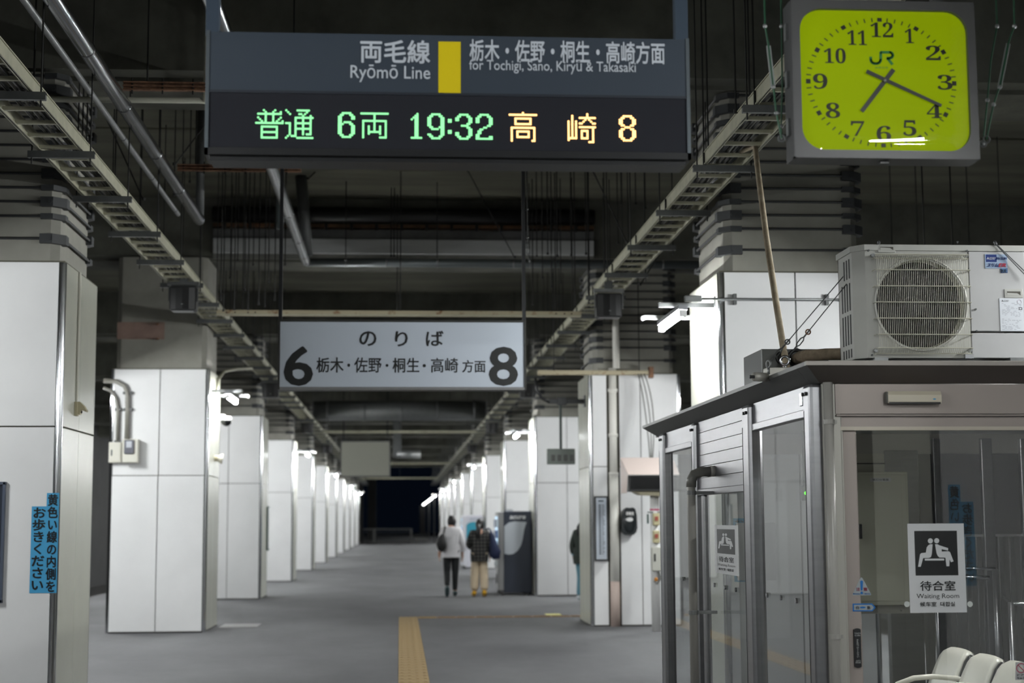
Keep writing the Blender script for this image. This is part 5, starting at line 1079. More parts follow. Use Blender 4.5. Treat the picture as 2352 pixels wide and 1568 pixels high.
part('lens', MB().ball((XA + 0.05, q.y + 0.01, q.z - 0.03), 0.016, 10, 6), BLACK, t)
p = atx(176, 600, XA + 0.01); solo('thin_conduit', MB().tube([(XA + 0.012, q.y, q.z + 0.06), (XA + 0.012, q.y, 3.88)], 0.009, 8).tube([(XA + 0.012, q.y + 0.035, q.z + 0.06), (XA + 0.012, q.y + 0.035, 3.88)], 0.006, 8), M('cream conduit', (190, 188, 176), 0.5), 'pair of thin cream conduits rising from the sensor hood to the pillar top', 'conduit')

# second pillar of that row: meter boxes, conduits, dome camera, flexible conduit
YM = LY(2) - 0.1
def wall_box(name, label, xa, ya_, xb, yb, dep, mat): 
    p, q = at(xa, yb, YM - dep), at(xb, ya_, YM - dep); t = thing(name, label, 'box', (p.x, YM, p.z), 'boxes on the pillar with the plain top'); part('body', MB().bbox((p.x, YM - dep, p.z), (q.x, YM, q.z), 0.006), mat, t); return t, p, q
t, p, q = wall_box('breaker_box', 'flat ivory breaker box beside the meter box', 249, 1015, 279, 1062, 0.10, M('ivory box', (214, 212, 200), 0.45))
part('door', MB().bbox((p.x + 0.02, YM - 0.11, p.z + 0.03), (q.x - 0.015, YM - 0.098, q.z - 0.02), 0.003), M('ivory box', (0, 0, 0)), t); part('handle', MB().box((p.x + 0.035, YM - 0.118, p.z + 0.10), (p.x + 0.055, YM - 0.108, p.z + 0.19)), GALV_D, t)
t, p, q = wall_box('meter_box', 'ivory meter box with a dark window under the conduits', 280, 1008, 317, 1062, 0.16, M('ivory box', (0, 0, 0)))
a, b_ = at(285, 1042, YM - 0.17), at(308, 1010, YM - 0.17)
part('meter', MB().bbox((a.x, YM - 0.19, a.z), (b_.x, YM - 0.155, b_.z), 0.01), M('meter dark', (70, 72, 84), 0.25), t); part('dial', MB().bbox((a.x + 0.03, YM - 0.194, a.z + 0.09), (b_.x - 0.03, YM - 0.188, b_.z - 0.02), 0.006), M('meter dial', (176, 180, 188), 0.2), t)
part('base_plate', MB().box((p.x + 0.01, YM - 0.165, p.z + 0.01), (q.x - 0.02, YM - 0.158, a.z - 0.01)), M('ivory box', (0, 0, 0)), t)
for nm, pts, lab in (('thick', [(238, 874), (268, 876), (286, 886), (293, 902), (293, 940), (291, 1008)], 'thicker'), ('thin', [(238, 890), (256, 898), (267, 915), (271, 940), (269, 1014)], 'thinner')):
    P_ = [at(x, y, YM - 0.05) for x, y in pts]; t = thing('bent_conduit', 'the %s bent grey conduit dropping into the boxes on the plain topped pillar' % lab, 'conduit', P_[-1], 'conduits of the meter boxes')
    r_ = 0.034 if nm == 'thick' else 0.022; part('run', MB().tube(P_, r_, 12), M('meter conduit', (136, 134, 126), 0.45), t, smooth=True)
    for q_ in (3, 4): part('saddle', MB().box((P_[q_].x - r_ * 2, YM - 0.06, P_[q_].z - 0.02), (P_[q_].x + r_ * 2, YM, P_[q_].z + 0.02)), GALV_D, t)
XM = -2.86; q = atx(512, 964, XM + 0.12)
t = thing('dome_camera', 'white security camera with a black dome on the aisle side of the plain topped pillar', 'camera', q)
part('arm', MB().bbox((XM, q.y - 0.06, q.z - 0.02), (q.x + 0.04, q.y + 0.06, q.z + 0.08), 0.015), WHITE, t); part('cap', MB().tube([(q.x + 0.05, q.y, q.z + 0.05), (q.x + 0.05, q.y, q.z - 0.01)], [0.07, 0.10], 16), WHITE, t, smooth=True); part('dome', MB().ball((q.x + 0.05, q.y, q.z - 0.02), (0.085, 0.085, 0.08), 14, 10), M('black dome', (10, 12, 14), 0.08), t, smooth=True)
q = atx(505, 1052, XM + 0.08); t = thing('siren', 'round cream sounder low on the aisle side of the plain topped pillar', 'sounder', q)
part('base', MB().tube([(XM, q.y, q.z), (XM + 0.05, q.y, q.z)], 0.05, 14), HC, t); part('horn', MB().tube([(XM + 0.05, q.y, q.z), (XM + 0.12, q.y, q.z - 0.01)], [0.045, 0.085], 14), M('ivory horn', (226, 222, 206), 0.4), t, smooth=True)
P_ = [atx(496, 930, XM + 0.03), atx(500, 872, XM + 0.03), atx(515, 853, -2.8), atx(545, 847, -2.78), atx(578, 846, -2.76)]
t = thing('flexible_conduit', 'cream flexible conduit arching from the lamp to the cable ladder at the plain topped pillar', 'conduit', P_[0]); part('run', MB().tube(P_, 0.025, 10), CREAM, t, smooth=True); part('collar', MB().tube([P_[0], P_[0] + Vector((0, 0, -0.05))], 0.034, 10), GALV, t)

# first pillar by the waiting room: conduit across its face
a, b_ = at(1588, 686, RY(1) - 0.05), at(2000, 687, RY(1) - 0.05)
t = thing('conduit', 'straight grey conduit across the face of the pillar behind the waiting room to its lamp', 'conduit', a)
part('run', MB().tube([(2.66, RY(1) - 0.05, a.z), (b_.x + 0.25, RY(1) - 0.05, a.z)], 0.012, 10), GALV, t, smooth=True); part('joint_box', MB().bbox((2.60, RY(1) - 0.08, a.z - 0.028), (2.76, RY(1) - 0.02, a.z + 0.028), 0.008), GALV, t)
for px in (1686, 1897): q = at(px, 686, RY(1)); part('saddle', MB().box((q.x - 0.014, RY(1) - 0.055, a.z - 0.05), (q.x + 0.014, RY(1), a.z + 0.05)), GALV_D, t)

# second pillar by the waiting room
YR = RY(2)
a, b_ = at(1366, 1288, YR - 0.02), at(1396, 1139, YR - 0.02)
t = thing('timetable', 'tall narrow timetable in a dark frame on the dispenser pillar', 'timetable', (a.x, YR, a.z))
part('frame', MB().bbox((a.x, YR - 0.035, a.z), (b_.x, YR, b_.z), 0.005), DARK, t); part('sheet', MB().box((a.x + 0.025, YR - 0.038, a.z + 0.025), (b_.x - 0.025, YR - 0.03, b_.z - 0.025)), M('timetable sheet', (204, 212, 222), 0.35), t)
b = MB(); rr = random.Random(5); bx = a.x + 0.05
for k in range(26):
    z = b_.z - 0.14 - k * (b_.z - a.z - 0.22) / 26; b.box((bx + 0.02, YR - 0.0395, z - 0.009), (bx + 0.05, YR - 0.038, z + 0.009)); l = rr.uniform(0.02, 0.05); b.box((bx + 0.065, YR - 0.0395, z - 0.005), (bx + 0.065 + l, YR - 0.038, z + 0.005))
b.box((bx + 0.015, YR - 0.0395, b_.z - 0.085), (bx + 0.095, YR - 0.038, b_.z - 0.065)); part('print', b, M('blue black print', (52, 66, 84), 0.5), t, kind='stuff')
t = thing('drain_pipe', 'white drain pipe with a pinkish lower end recessed in the dispenser pillar', 'pipe', (PX + 0.37, YR, 0)); xd = PX + 0.375
part('run', MB().tube([(xd, YR + 0.01, 2.2), (xd, YR + 0.01, 3.97)], 0.062, 16), M('white pipe', (226, 224, 216), 0.4), t, smooth=True); part('lower_run', MB().tube([(xd, YR, 0.68), (xd, YR, 2.3)], 0.074, 16), M('white pipe', (0, 0, 0)), t, smooth=True)
part('foot_run', MB().tube([(xd, YR, 0), (xd, YR, 0.68)], 0.075, 16), M('pinkish pipe', (190, 172, 162), 0.5), t, smooth=True, label='pinkish painted pipe foot')
for z in (2.3, 2.9, 3.6): part('collar', MB().tube([(xd, YR + 0.005, z), (xd, YR + 0.005, z + 0.05)], 0.078, 16), M('white pipe', (0, 0, 0)), t, smooth=True)
solo('drain_pipe', MB().tube([(xd + 0.06, YR - 0.02, 3.97), (xd + 0.06, YR - 0.02, 5.0), (xd + 0.06, YR - 0.02, 6.3)], 0.055, 14), M('white pipe', (0, 0, 0)), 'upper white drain pipe crossing the dark tie rods above the dispenser pillar', 'pipe', smooth=True)
a, b_ = at(1428, 1228, YR - 0.12), at(1463, 1165, YR - 0.12)
t = thing('soap_dispenser', 'black rounded dispenser with white marks on the dispenser pillar', 'dispenser', (a.x, YR, a.z)); xm, zm_ = (a.x + b_.x) / 2, a.z; w_, h_ = (b_.x - a.x) / 2, b_.z - a.z
shape = [(-0.55, 0), (0.5, 0), (0.85, 0.10), (1.0, 0.25), (0.95, 0.7), (0.75, 0.95), (0.45, 1.0), (0.25, 0.985), (-0.1, 0.985), (-0.3, 1.0), (-0.6, 0.95), (-0.9, 0.7), (-1.0, 0.25), (-0.9, 0.1)]
part('body', MB().prism([(x * w_, z * h_) for x, z in shape], (xm, YR - 0.14, zm_), (1, 0, 0), (0, 0, 1), (0, 0.14, 0)), M('black dispenser plastic', (28, 34, 36), 0.35), t)
part('front_bulge', MB().ball((xm, YR - 0.13, zm_ + h_ * 0.45), (w_ * 0.82, 0.05, h_ * 0.40), 16, 10), M('black dispenser plastic', (0, 0, 0)), t, smooth=True)
part('badge', MB().prism([(0.055 * math.cos(k * math.pi / 8), 0.03 * math.sin(k * math.pi / 8)) for k in range(16)], (xm - 0.005, YR - 0.182, zm_ + h_ * 0.56), (1, 0, 0), (0, 0, 1), (0, 0.03, 0)), WHITE, t)
text('lettering', '消毒液', (xm - 0.06, YR - 0.183, zm_ + h_ * 0.72), (0.12, 0, 0), (0, 0, 0.05), WHITE, t, 0.04)
# monitor on a post in front of it
YP = 22.9
t = thing('monitor_post', 'white steel post with push button boxes carrying the hooded monitor', 'post', (at(1508, 1450, YP).x, YP, 0)); xp = at(1508, 1450, YP).x
PW = M('white post paint', (206, 206, 204), 0.4)
part('shaft', MB().tube([(xp, YP, 0), (xp, YP, at(1508, 1128, YP).z)], 0.068, 16), PW, t, smooth=True)
for py in (1192, 1232): q = at(1507, py, YP - 0.09); bx_ = part('button_box', MB().bbox((q.x - 0.05, YP - 0.13, q.z - 0.09), (q.x + 0.05, YP - 0.05, q.z + 0.09), 0.012), M('button box cream', (176, 168, 132), 0.5), t); part('red_button', MB().box((q.x - 0.025, YP - 0.14, q.z - 0.02), (q.x + 0.025, YP - 0.13, q.z + 0.04)), M('red brown button', (150, 74, 58), 0.5), bx_)
a, b_ = at(1497, 1311, YP - 0.12), at(1530, 1256, YP - 0.12); bx_ = part('control_box', MB().bbox((a.x, YP - 0.16, a.z), (b_.x + 0.05, YP - 0.04, b_.z), 0.01), M('control box grey', (182, 182, 172), 0.5), t); part('slot', MB().box((a.x + 0.03, YP - 0.165, a.z + 0.14), (a.x + 0.055, YP - 0.158, a.z + 0.25)), BLACK, bx_)
part('pink_band', MB().tube([(xp, YP, at(1508, 1170, YP).z - 0.012), (xp, YP, at(1508, 1170, YP).z + 0.012)], 0.072, 14), M('pink tape', (186, 70, 110), 0.5), t); part('orange_plug', MB().ball(at(1507, 1330, YP - 0.1), 0.03, 8, 6), M('orange plug', (196, 128, 50), 0.5), t)
part('cable_loop', MB().tube([at(1512, 1312, YP - 0.1), at(1518, 1328, YP - 0.1), at(1510, 1340, YP - 0.1), at(1502, 1334, YP - 0.1)], 0.014, 6), M('grey cable', (120, 120, 116)), t)
part('tag', MB().box(at(1486, 1202, YP - 0.08), at(1490, 1180, YP - 0.074)), M('dark green tag', (30, 60, 52), 0.5), t); part('cross_arm', MB().tube([at(1487, 1176, YP - 0.05), at(1528, 1176, YP - 0.05)], 0.012, 6), GALV, t)
a, b_ = at(1443, 1131, YP - 0.3), at(1560, 1050, YP - 0.3)
t = thing('hooded_monitor', 'black platform monitor under a pale beige hood beside the waiting room', 'monitor', (a.x, YP, a.z)); zk = at(1450, 1088, YP - 0.3).z
HB = M('beige hood', (214, 198, 190), 0.45)
part('hood_top', MB().add([(a.x, YP - 0.3, zk), (b_.x, YP - 0.3, zk), (b_.x, YP + 0.25, b_.z + 0.02), (a.x - 0.03, YP + 0.25, b_.z + 0.02), (a.x, YP - 0.3, zk - 0.012), (b_.x, YP - 0.3, zk - 0.012), (b_.x, YP + 0.25, b_.z), (a.x - 0.03, YP + 0.25, b_.z)], [(0, 1, 2, 3), (7, 6, 5, 4), (0, 4, 5, 1), (1, 5, 6, 2), (2, 6, 7, 3), (3, 7, 4, 0)]), HB, t)
part('hood_side', MB().add([(a.x, YP - 0.3, zk), (a.x - 0.03, YP + 0.25, b_.z + 0.01), (a.x - 0.03, YP + 0.25, a.z), (a.x + 0.01, YP - 0.1, a.z)], [(0, 1, 2, 3)]), HB, t)
part('screen_case', MB().bbox((a.x + 0.012, YP - 0.26, a.z + 0.02), (b_.x, YP + 0.2, zk - 0.016), 0.01), BLACK, t); part('screen', MB().box((a.x + 0.04, YP - 0.266, a.z + 0.05), (b_.x - 0.03, YP - 0.258, zk - 0.04)), M('dark screen', (10, 10, 11), 0.12), t)
part('tray', MB().prism([(0.05, 0), (0.15, -0.05), (0.5, -0.07), (0.6, 0)], (a.x + 0.05, YP - 0.2, a.z + 0.02), (1, 0, 0), (0, 0, 1), (0, 0.35, 0)), HC, t)
# hanging display seen from behind
YH = 24.6; a, b_ = at(1257, 1066, YH), at(1321, 1030, YH)
t = thing('hanging_display', 'small grey hanging display with four dark windows on a rod from the dispenser pillar', 'display', (a.x, YH, a.z))
part('case', MB().bbox((a.x, YH, a.z), (b_.x, YH + 0.09, b_.z), 0.012), M('display grey', (98, 104, 98), 0.5), t)
for k in range(4): x = a.x + 0.065 + 0.098 * k; part('window', MB().box((x, YH - 0.003, a.z + 0.05), (x + 0.06, YH + 0.01, a.z + 0.15)), M('display window', (58, 58, 54), 0.3), t)
za = at(1290, 921, YH).z; part('rod', MB().tube([((a.x + b_.x) / 2, YH + 0.045, b_.z), ((a.x + b_.x) / 2, YH + 0.045, za)], 0.022, 8), M('dark green rod', (44, 56, 52), 0.5), t)
part('arm', MB().bbox((at(1260, 920, YH).x, YH + 0.0, za - 0.035), (PX, YH + 0.09, za + 0.035), 0.008), DARK, t); part('clamp', MB().bbox((at(1280, 920, YH).x, YH - 0.02, za - 0.06), (at(1302, 920, YH).x, YH + 0.11, za + 0.06), 0.01), DARK, t); part('wall_plate', MB().box((PX - 0.02, YH - 0.05, za - 0.09), (PX, YH + 0.14, za + 0.09)), GALV_D, t)
P_ = [at(1262, 924, YH), at(1245, 915, YH), at(1233, 895, YH), at(1230, 868, YH)]; part('cable', MB().tube(P_, 0.022, 8), BLACKP, t, smooth=True)

# ================================================================ VENDING MACHINES AND BOARD
def vending(label, y0, body, side_col, leaf_col, word, word_mat, logo_txt=True):
    xf, xb, h = 2.16, 2.90, 1.83; t = thing('vending_machine', label, 'vending machine', ((xf + xb) / 2, y0, 0), 'drink vending machines')
    part('cabinet', MB().bbox((xf + 0.12, y0, 0.05), (xb, y0 + 1.1, h), 0.015), side_col, t); part('door', MB().bbox((xf, y0 - 0.004, 0.10), (xf + 0.125, y0 + 1.104, h - 0.01), 0.02), body, t)
    part('display_window', MB().box((xf - 0.004, y0 + 0.08, 0.95), (xf + 0.01, y0 + 1.02, 1.72)), ME('vending window', (0.55, 0.78, 1.0), 0.9), t, label='lit pale blue window')
    for k in range(3):
        for j in range(8): part('bottle', MB().tube([(xf - 0.012, y0 + 0.15 + 0.11 * j, 1.0 + 0.24 * k), (xf - 0.012, y0 + 0.15 + 0.11 * j, 1.17 + 0.24 * k)], 0.03, 8), M('bottle %d' % ((j + k) % 3), ((196, 210, 226), (92, 128, 196), (226, 226, 222))[(j + k) % 3], 0.3), t)
    part('delivery_flap', MB().box((xf - 0.006, y0 + 0.2, 0.25), (xf + 0.01, y0 + 0.8, 0.45)), BLACKP, t); part('coin_panel', MB().box((xf - 0.006, y0 + 0.4, 0.6), (xf + 0.01, y0 + 0.9, 0.85)), GALV, t)
    for (x, yy) in ((xf + 0.05, y0 + 0.05), (xb - 0.12, y0 + 0.05), (xf + 0.05, y0 + 0.95), (xb - 0.12, y0 + 0.95)): part('foot', MB().tube([(x + 0.03, yy + 0.05, 0), (x + 0.03, yy + 0.05, 0.07)], 0.04, 8), GALV_D, t)
    W_ = xb - xf - 0.125; X = lambda u: xf + 0.125 + u * W_
    Z = lambda v: 0.05 + v * (h - 0.05)
    lf = [(0.02, 0.815), (0.18, 0.86), (0.4, 0.875), (0.82, 0.865), (0.74, 0.78), (0.68, 0.66), (0.62, 0.58), (0.5, 0.515), (0.34, 0.475), (0.18, 0.468), (0.02, 0.478)]
    part('leaf_mark', MB().add([(X(u), y0 - 0.002, Z(v)) for u, v in lf], [tuple(range(len(lf)))]), leaf_col, t)
    text('lettering', word, (X(0.22), y0 - 0.003, Z(0.905)), (W_ * 0.56, 0, 0), (0, 0, 0.065), word_mat, t, 0.03, 0.2)
VB = M('vending dark', (48, 54, 66), 0.35)
vending('dark blue vending machine with a big pale leaf shape on its side', RY(3) + 0.45, M('vending grey door', (150, 150, 150), 0.4, 0.3), VB, M('leaf pale', (190, 196, 202), 0.4), 'acure', PAPER)
vending('white vending machine with a teal leaf shape behind the walking woman', RY(5) + 0.2, M('vending white door', (206, 206, 212), 0.4), M('vending white side', (206, 206, 214), 0.4), M('leaf teal', (42, 144, 168), 0.4), 'acure', M('grey blue lettering', (150, 160, 176), 0.5))
q = at(1112, 1240, RY(4)); q2 = at(1133, 1170, RY(4)); t = thing('notice_board', 'narrow white notice board on the fourth pillar beyond the dark vending machine', 'board', (q.x, RY(4), q.z))
yb_ = RY(4) - 0.03; part('frame', MB().bbox((PX + 0.03, yb_, q.z), (PX + 0.24, RY(4), q2.z), 0.006), GALV, t); part('sheet', MB().box((PX + 0.05, yb_ - 0.004, q.z + 0.03), (PX + 0.22, yb_ + 0.002, q2.z - 0.03)), M('timetable sheet', (0, 0, 0)), t)
# thin green post strip beside the third pillar of the other row
a = atx(617, 1163, -PX + 0.01); b2 = atx(617, 1263, -PX + 0.01); t = thing('sign_panel', 'thin dark green framed panel seen edge on, on the aisle side of the third pillar', 'panel', (-PX, a.y - 0.2, b2.z)); part('frame', MB().box((-PX, a.y - 0.35, b2.z), (-PX + 0.035, a.y, a.z)), M('green frame', (44, 74, 68), 0.5), t); part('sheet', MB().box((-PX + 0.03, a.y - 0.32, b2.z + 0.03), (-PX + 0.037, a.y - 0.03, a.z - 0.03)), PAPER, t)

# ================================================================ FENCE AND END WALLS
t = thing('barrier_fence', 'grey steel barrier fence across the far end of the platform', 'fence', (-1.2, 126, 0)); yf_ = 126.0
xa, xb = -3.4, 0.95; FG = M('fence grey', (126, 126, 124), 0.5, 0.3)
part('top_rail', MB().box((xa, yf_ - 0.04, 1.02), (xb, yf_ + 0.04, 1.10)), FG, t); part('bottom_rail', MB().box((xa, yf_ - 0.03, 0.10), (xb, yf_ + 0.03, 0.15)), FG, t)
for x in (xa, -2.1, xb - 0.10): part('post', MB().box((x, yf_ - 0.06, 0), (x + 0.16, yf_ + 0.06, 1.10)), FG, t)
bm_ = MB().box((-0.012, -0.012, 0), (0.012, 0.012, 0.9)).mesh('bar', (0, 0, 0)); bm_.materials.append(GALV_D)
for k in range(36):
    o = bpy.data.objects.new('bar', bm_); COL.objects.link(o); o.parent = t; o.location = Vector((xa + 0.2 + 0.115 * k, yf_, 0.13)) - OFF[t.name]
structure('wall_end_left', MB().box((-4.4, 124.5, 0), (-2.9, 125.5, 5.65)).box((-2.6, 128, 0), (-1.9, 128.6, 6.2)), WALLD)
structure('wall_end_right', MB().box((1.9, 150, 0), (2.45, 151, 3.2)), WALLD)
t = thing('bollard_barrier', 'low dark barrier with a pale box at the far end of the platform', 'barrier', (1.6, 122, 0)); part('base', MB().box((1.2, 132, 0), (2.4, 132.6, 0.35)), M('pale kerb', (150, 150, 148), 0.6), t); part('rail', MB().box((1.2, 132, 0.35), (2.4, 132.1, 0.6)), DARK, t)

# ================================================================ PEOPLE
SKIN = M('skin', (206, 160, 136), 0.5, var=0.06, scale=8); HAIR = M('black hair', (20, 18, 18), 0.45, var=0.3, scale=30)
def skin(name, J, E, root, mat, parent, O, sub=2):
    """J: name -> (pos, rx, ry); grows one smooth surface along the edges"""
    me = bpy.data.meshes.new(name); bm = bmesh.new(); L = bm.verts.layers.skin.verify(); V = {}
    for k, (p, rx, ry) in J.items():
        v = bm.verts.new(Vector(p)); v[L].radius = (rx, ry); v[L].use_root = (k == root); V[k] = v
    for a, b in E: bm.edges.new((V[a], V[b]))
    bm.to_mesh(me); bm.free()
    o = bpy.data.objects.new(name, me); COL.objects.link(o); m = o.modifiers.new('s', 'SKIN'); m.use_smooth_shade = True
    s_ = o.modifiers.new('d', 'SUBSURF'); s_.levels = sub; s_.render_levels = sub
    bpy.context.view_layer.update()
    m2 = bpy.data.meshes.new_from_object(o.evaluated_get(bpy.context.evaluated_depsgraph_get())); bpy.data.objects.remove(o); bpy.data.meshes.remove(me)
    for v in m2.vertices: v.co = Vector(v.co) + Vector(O) - OFF[parent.name]
    m2.materials.clear(); return part(name, m2, mat, parent, smooth=True)
def person(label, O, h, J, shirt, trouser, shoe, extra=None, hair_len=0.0, coat=False, rot=0.0):
    t = thing('person', label, 'person', O, 'people on the platform'); k = h / 1.72
    Rz = Matrix.Rotation(rot, 3, 'Z'); G = lambda p: Rz @ (Vector(p) * k)
    B = {}
    def jj(n, p, rx, ry=None): B[n] = (G(p), rx * k, (ry or rx) * k)
    jj('pel', J['pel'], 0.135, 0.10); jj('bel', J['bel'], 0.125, 0.095); jj('che', J['che'], 0.15, 0.105); jj('nec', J['nec'], 0.056); jj('hea', J['hea'], 0.082, 0.092); jj('top', J['top'], 0.066, 0.076)
    E = [('pel', 'bel'), ('bel', 'che'), ('che', 'nec'), ('nec', 'hea'), ('hea', 'top')]
    for s_ in 'lr':
        jj('sho' + s_, J['sho' + s_], 0.055); jj('elb' + s_, J['elb' + s_], 0.042); jj('wri' + s_, J['wri' + s_], 0.028)
        jj('hip' + s_, J['hip' + s_], 0.085); jj('kne' + s_, J['kne' + s_], 0.058); jj('ank' + s_, J['ank' + s_], 0.036); jj('toe' + s_, J['toe' + s_], 0.032)
        E += [('che', 'sho' + s_), ('sho' + s_, 'elb' + s_), ('elb' + s_, 'wri' + s_), ('pel', 'hip' + s_), ('hip' + s_, 'kne' + s_), ('kne' + s_, 'ank' + s_), ('ank' + s_, 'toe' + s_)]
        w_, e_ = Vector(J['wri' + s_]), Vector(J['elb' + s_]); d = (w_ - e_).normalized(); sg = -1 if s_ == 'l' else 1; f = Vector((0, 1, 0))
        jj('pal' + s_, w_ + d * 0.06, 0.030, 0.018); E.append(('wri' + s_, 'pal' + s_))
        for i, (off, ln) in enumerate(((-0.026, 0.068), (-0.009, 0.08), (0.009, 0.076), (0.026, 0.06))):
            b0 = w_ + d * 0.085 + f * off
            jj('f%d0%s' % (i, s_), b0, 0.0095); jj('f%d1%s' % (i, s_), b0 + d * ln * 0.55 - Vector((sg * 0.006, 0, 0)), 0.0088); jj('f%d2%s' % (i, s_), b0 + d * ln * 0.95 - Vector((sg * 0.022, 0, 0)), 0.0075)
            E += [('pal' + s_, 'f%d0%s' % (i, s_)), ('f%d0%s' % (i, s_), 'f%d1%s' % (i, s_)), ('f%d1%s' % (i, s_), 'f%d2%s' % (i, s_))]
        tb_ = w_ + d * 0.03 + f * 0.030; jj('t0' + s_, tb_, 0.0115); jj('t1' + s_, tb_ + d * 0.035 + f * 0.018, 0.0095); jj('t2' + s_, tb_ + d * 0.06 + f * 0.016 - Vector((sg * 0.008, 0, 0)), 0.008)
        E += [('wri' + s_, 't0' + s_), ('t0' + s_, 't1' + s_), ('t1' + s_, 't2' + s_)]
    body = skin('body', B, E, 'pel', SKIN, t, O)
    hc = G((Vector(J['hea']) + Vector(J['top'])) / 2); face = Rz @ Vector(J.get('look', (0, 1, 0))); side = Vector((face.y, -face.x, 0)); C0 = Vector(O) + hc
    part('head', MB().ball(C0 + Vector((0, 0, -0.01 * k)), (0.078 * k, 0.092 * k, 0.112 * k), 18, 14), SKIN, t, smooth=True)
    fb = MB()
    for sg in (-1, 1): fb.ball(C0 + side * 0.079 * k * sg + Vector((0, 0, -0.012 * k)), (0.014 * k, 0.022 * k, 0.032 * k), 8, 6)
    fb.ball(C0 + face * 0.095 * k + Vector((0, 0, -0.02 * k)), (0.014 * k, 0.018 * k, 0.022 * k), 8, 6); part('ears_and_nose', fb, SKIN, t, smooth=True, kind='stuff')
    eb = MB()
    for sg in (-1, 1): eb.ball(C0 + face * 0.080 * k + side * 0.032 * k * sg + Vector((0, 0, 0.008 * k)), 0.011 * k, 8, 6)
    part('eyes', eb, INK, t, kind='stuff'); part('mouth', MB().ball(C0 + face * 0.085 * k + Vector((0, 0, -0.062 * k)), (0.024 * k, 0.010 * k, 0.007 * k), 8, 6), M('lips', (170, 96, 90), 0.5), t)
    # hair: cap over the back and top of the head
    hb = MB(); vs = []; nn, mm = 22, 12
    for i in range(mm + 1):
        th = math.pi * 0.80 * i / mm
        for j in range(nn):
            ph = 2 * math.pi * j / nn; dd = side * math.cos(ph) + face * math.sin(ph); front = max(0.0, math.sin(ph)); tt = th * (1 - 0.42 * front)
            jit = 1.0 + 0.025 * math.sin(7 * ph + 3 * i) + 0.02 * math.cos(11 * ph)
            vs.append(C0 + Vector((0, 0, 0.0)) + dd * math.sin(tt) ** 0.8 * 0.098 * k * jit + Vector((0, 0, math.cos(tt) * 0.128 * k * jit)) - face * 0.006)
    part('hair', hb.add(vs, [(i * nn + j, i * nn + (j + 1) % nn, (i + 1) * nn + (j + 1) % nn, (i + 1) * nn + j) for i in range(mm) for j in range(nn)]), HAIR, t, smooth=True)
    if hair_len:
        part('ponytail', MB().tube([C0 - face * 0.09 * k + Vector((0, 0, 0.0)), C0 - face * 0.135 * k + Vector((0, 0, -0.08)), C0 - face * 0.14 * k + Vector((0, 0, -0.2)), C0 - face * 0.15 * k + Vector((0, 0, -0.2 - hair_len))], [0.04, 0.055, 0.045, 0.012], 10), HAIR, t, smooth=True)
    # clothes grown on the same joints
    def cloth(name, keys, edges, grow, mat_, root):
        return skin(name, {n: (B[n][0] if n not in grow else B[n][0] + grow[n][2], (grow[n][0] if n in grow else B[n][1] + 0.014), (grow[n][1] if n in grow else B[n][2] + 0.014)) for n in keys}, edges, root, mat_, t, O)
    Z0 = Vector((0, 0, 0)); hem = Vector(G((0, 0, -0.13 if not coat else -0.19)))
    tk = ['pel', 'bel', 'che', 'nec', 'shol', 'shor', 'elbl', 'elbr', 'wril', 'wrir']
    cloth('top_garment', tk, [('pel', 'bel'), ('bel', 'che'), ('che', 'nec'), ('che', 'shol'), ('che', 'shor'), ('shol', 'elbl'), ('shor', 'elbr'), ('elbl', 'wril'), ('elbr', 'wrir')],
          {'pel': (0.19 * k, 0.15 * k, Z0), 'bel': (0.19 * k, 0.145 * k, Z0), 'che': (0.20 * k, 0.145 * k, Z0), 'nec': (0.072 * k, 0.072 * k, Vector((0, 0, -0.005 * k))), 'shol': (0.088 * k, 0.088 * k, Z0), 'shor': (0.088 * k, 0.088 * k, Z0),
           'elbl': (0.08 * k, 0.08 * k, Z0), 'elbr': (0.08 * k, 0.08 * k, Z0), 'wril': (0.06 * k, 0.06 * k, (B['elbl'][0] - B['wril'][0]) * 0.22), 'wrir': (0.06 * k, 0.06 * k, (B['elbr'][0] - B['wrir'][0]) * 0.22)}, shirt, 'bel')
    pb_ = B['pel'][0] + Vector(O); part('garment_hem', MB().tube([pb_ + Vector((0, 0, 0.14 * k)), pb_ + hem * 0.4, pb_ + hem], [0.20 * k, 0.207 * k, 0.195 * k], 18, False), shirt, t, smooth=True)
    wide = 0.105 if extra == 'wide' else 0.078; low = 0.098 if extra == 'wide' else 0.058
    cloth('trousers', ['pel', 'hipl', 'hipr', 'knel', 'kner', 'ankl', 'ankr'], [('pel', 'hipl'), ('pel', 'hipr'), ('hipl', 'knel'), ('hipr', 'kner'), ('knel', 'ankl'), ('kner', 'ankr')],
          {'pel': (0.155 * k, 0.12 * k, Z0), 'hipl': (0.105 * k, 0.105 * k, Z0), 'hipr': (0.105 * k, 0.105 * k, Z0), 'knel': (wide * k, wide * k, Z0), 'kner': (wide * k, wide * k, Z0), 'ankl': (low * k, low * k, Vector((0, 0, 0.02))), 'ankr': (low * k, low * k, Vector((0, 0, 0.02)))}, trouser, 'pel')
    for s_ in 'lr':
        a, b_ = B['ank' + s_][0] + Vector(O), B['toe' + s_][0] + Vector(O); d = (b_ - a).normalized()
        part('shoe', MB().tube([a - d * 0.055 + Vector((0, 0, -0.018)), a - d * 0.03 + Vector((0, 0, -0.012)), a + d * 0.03, b_, b_ + d * 0.045, b_ + d * 0.065], [0.02, 0.045, 0.052, 0.047, 0.036, 0.016], 12), shoe, t, smooth=True)
    return t, B
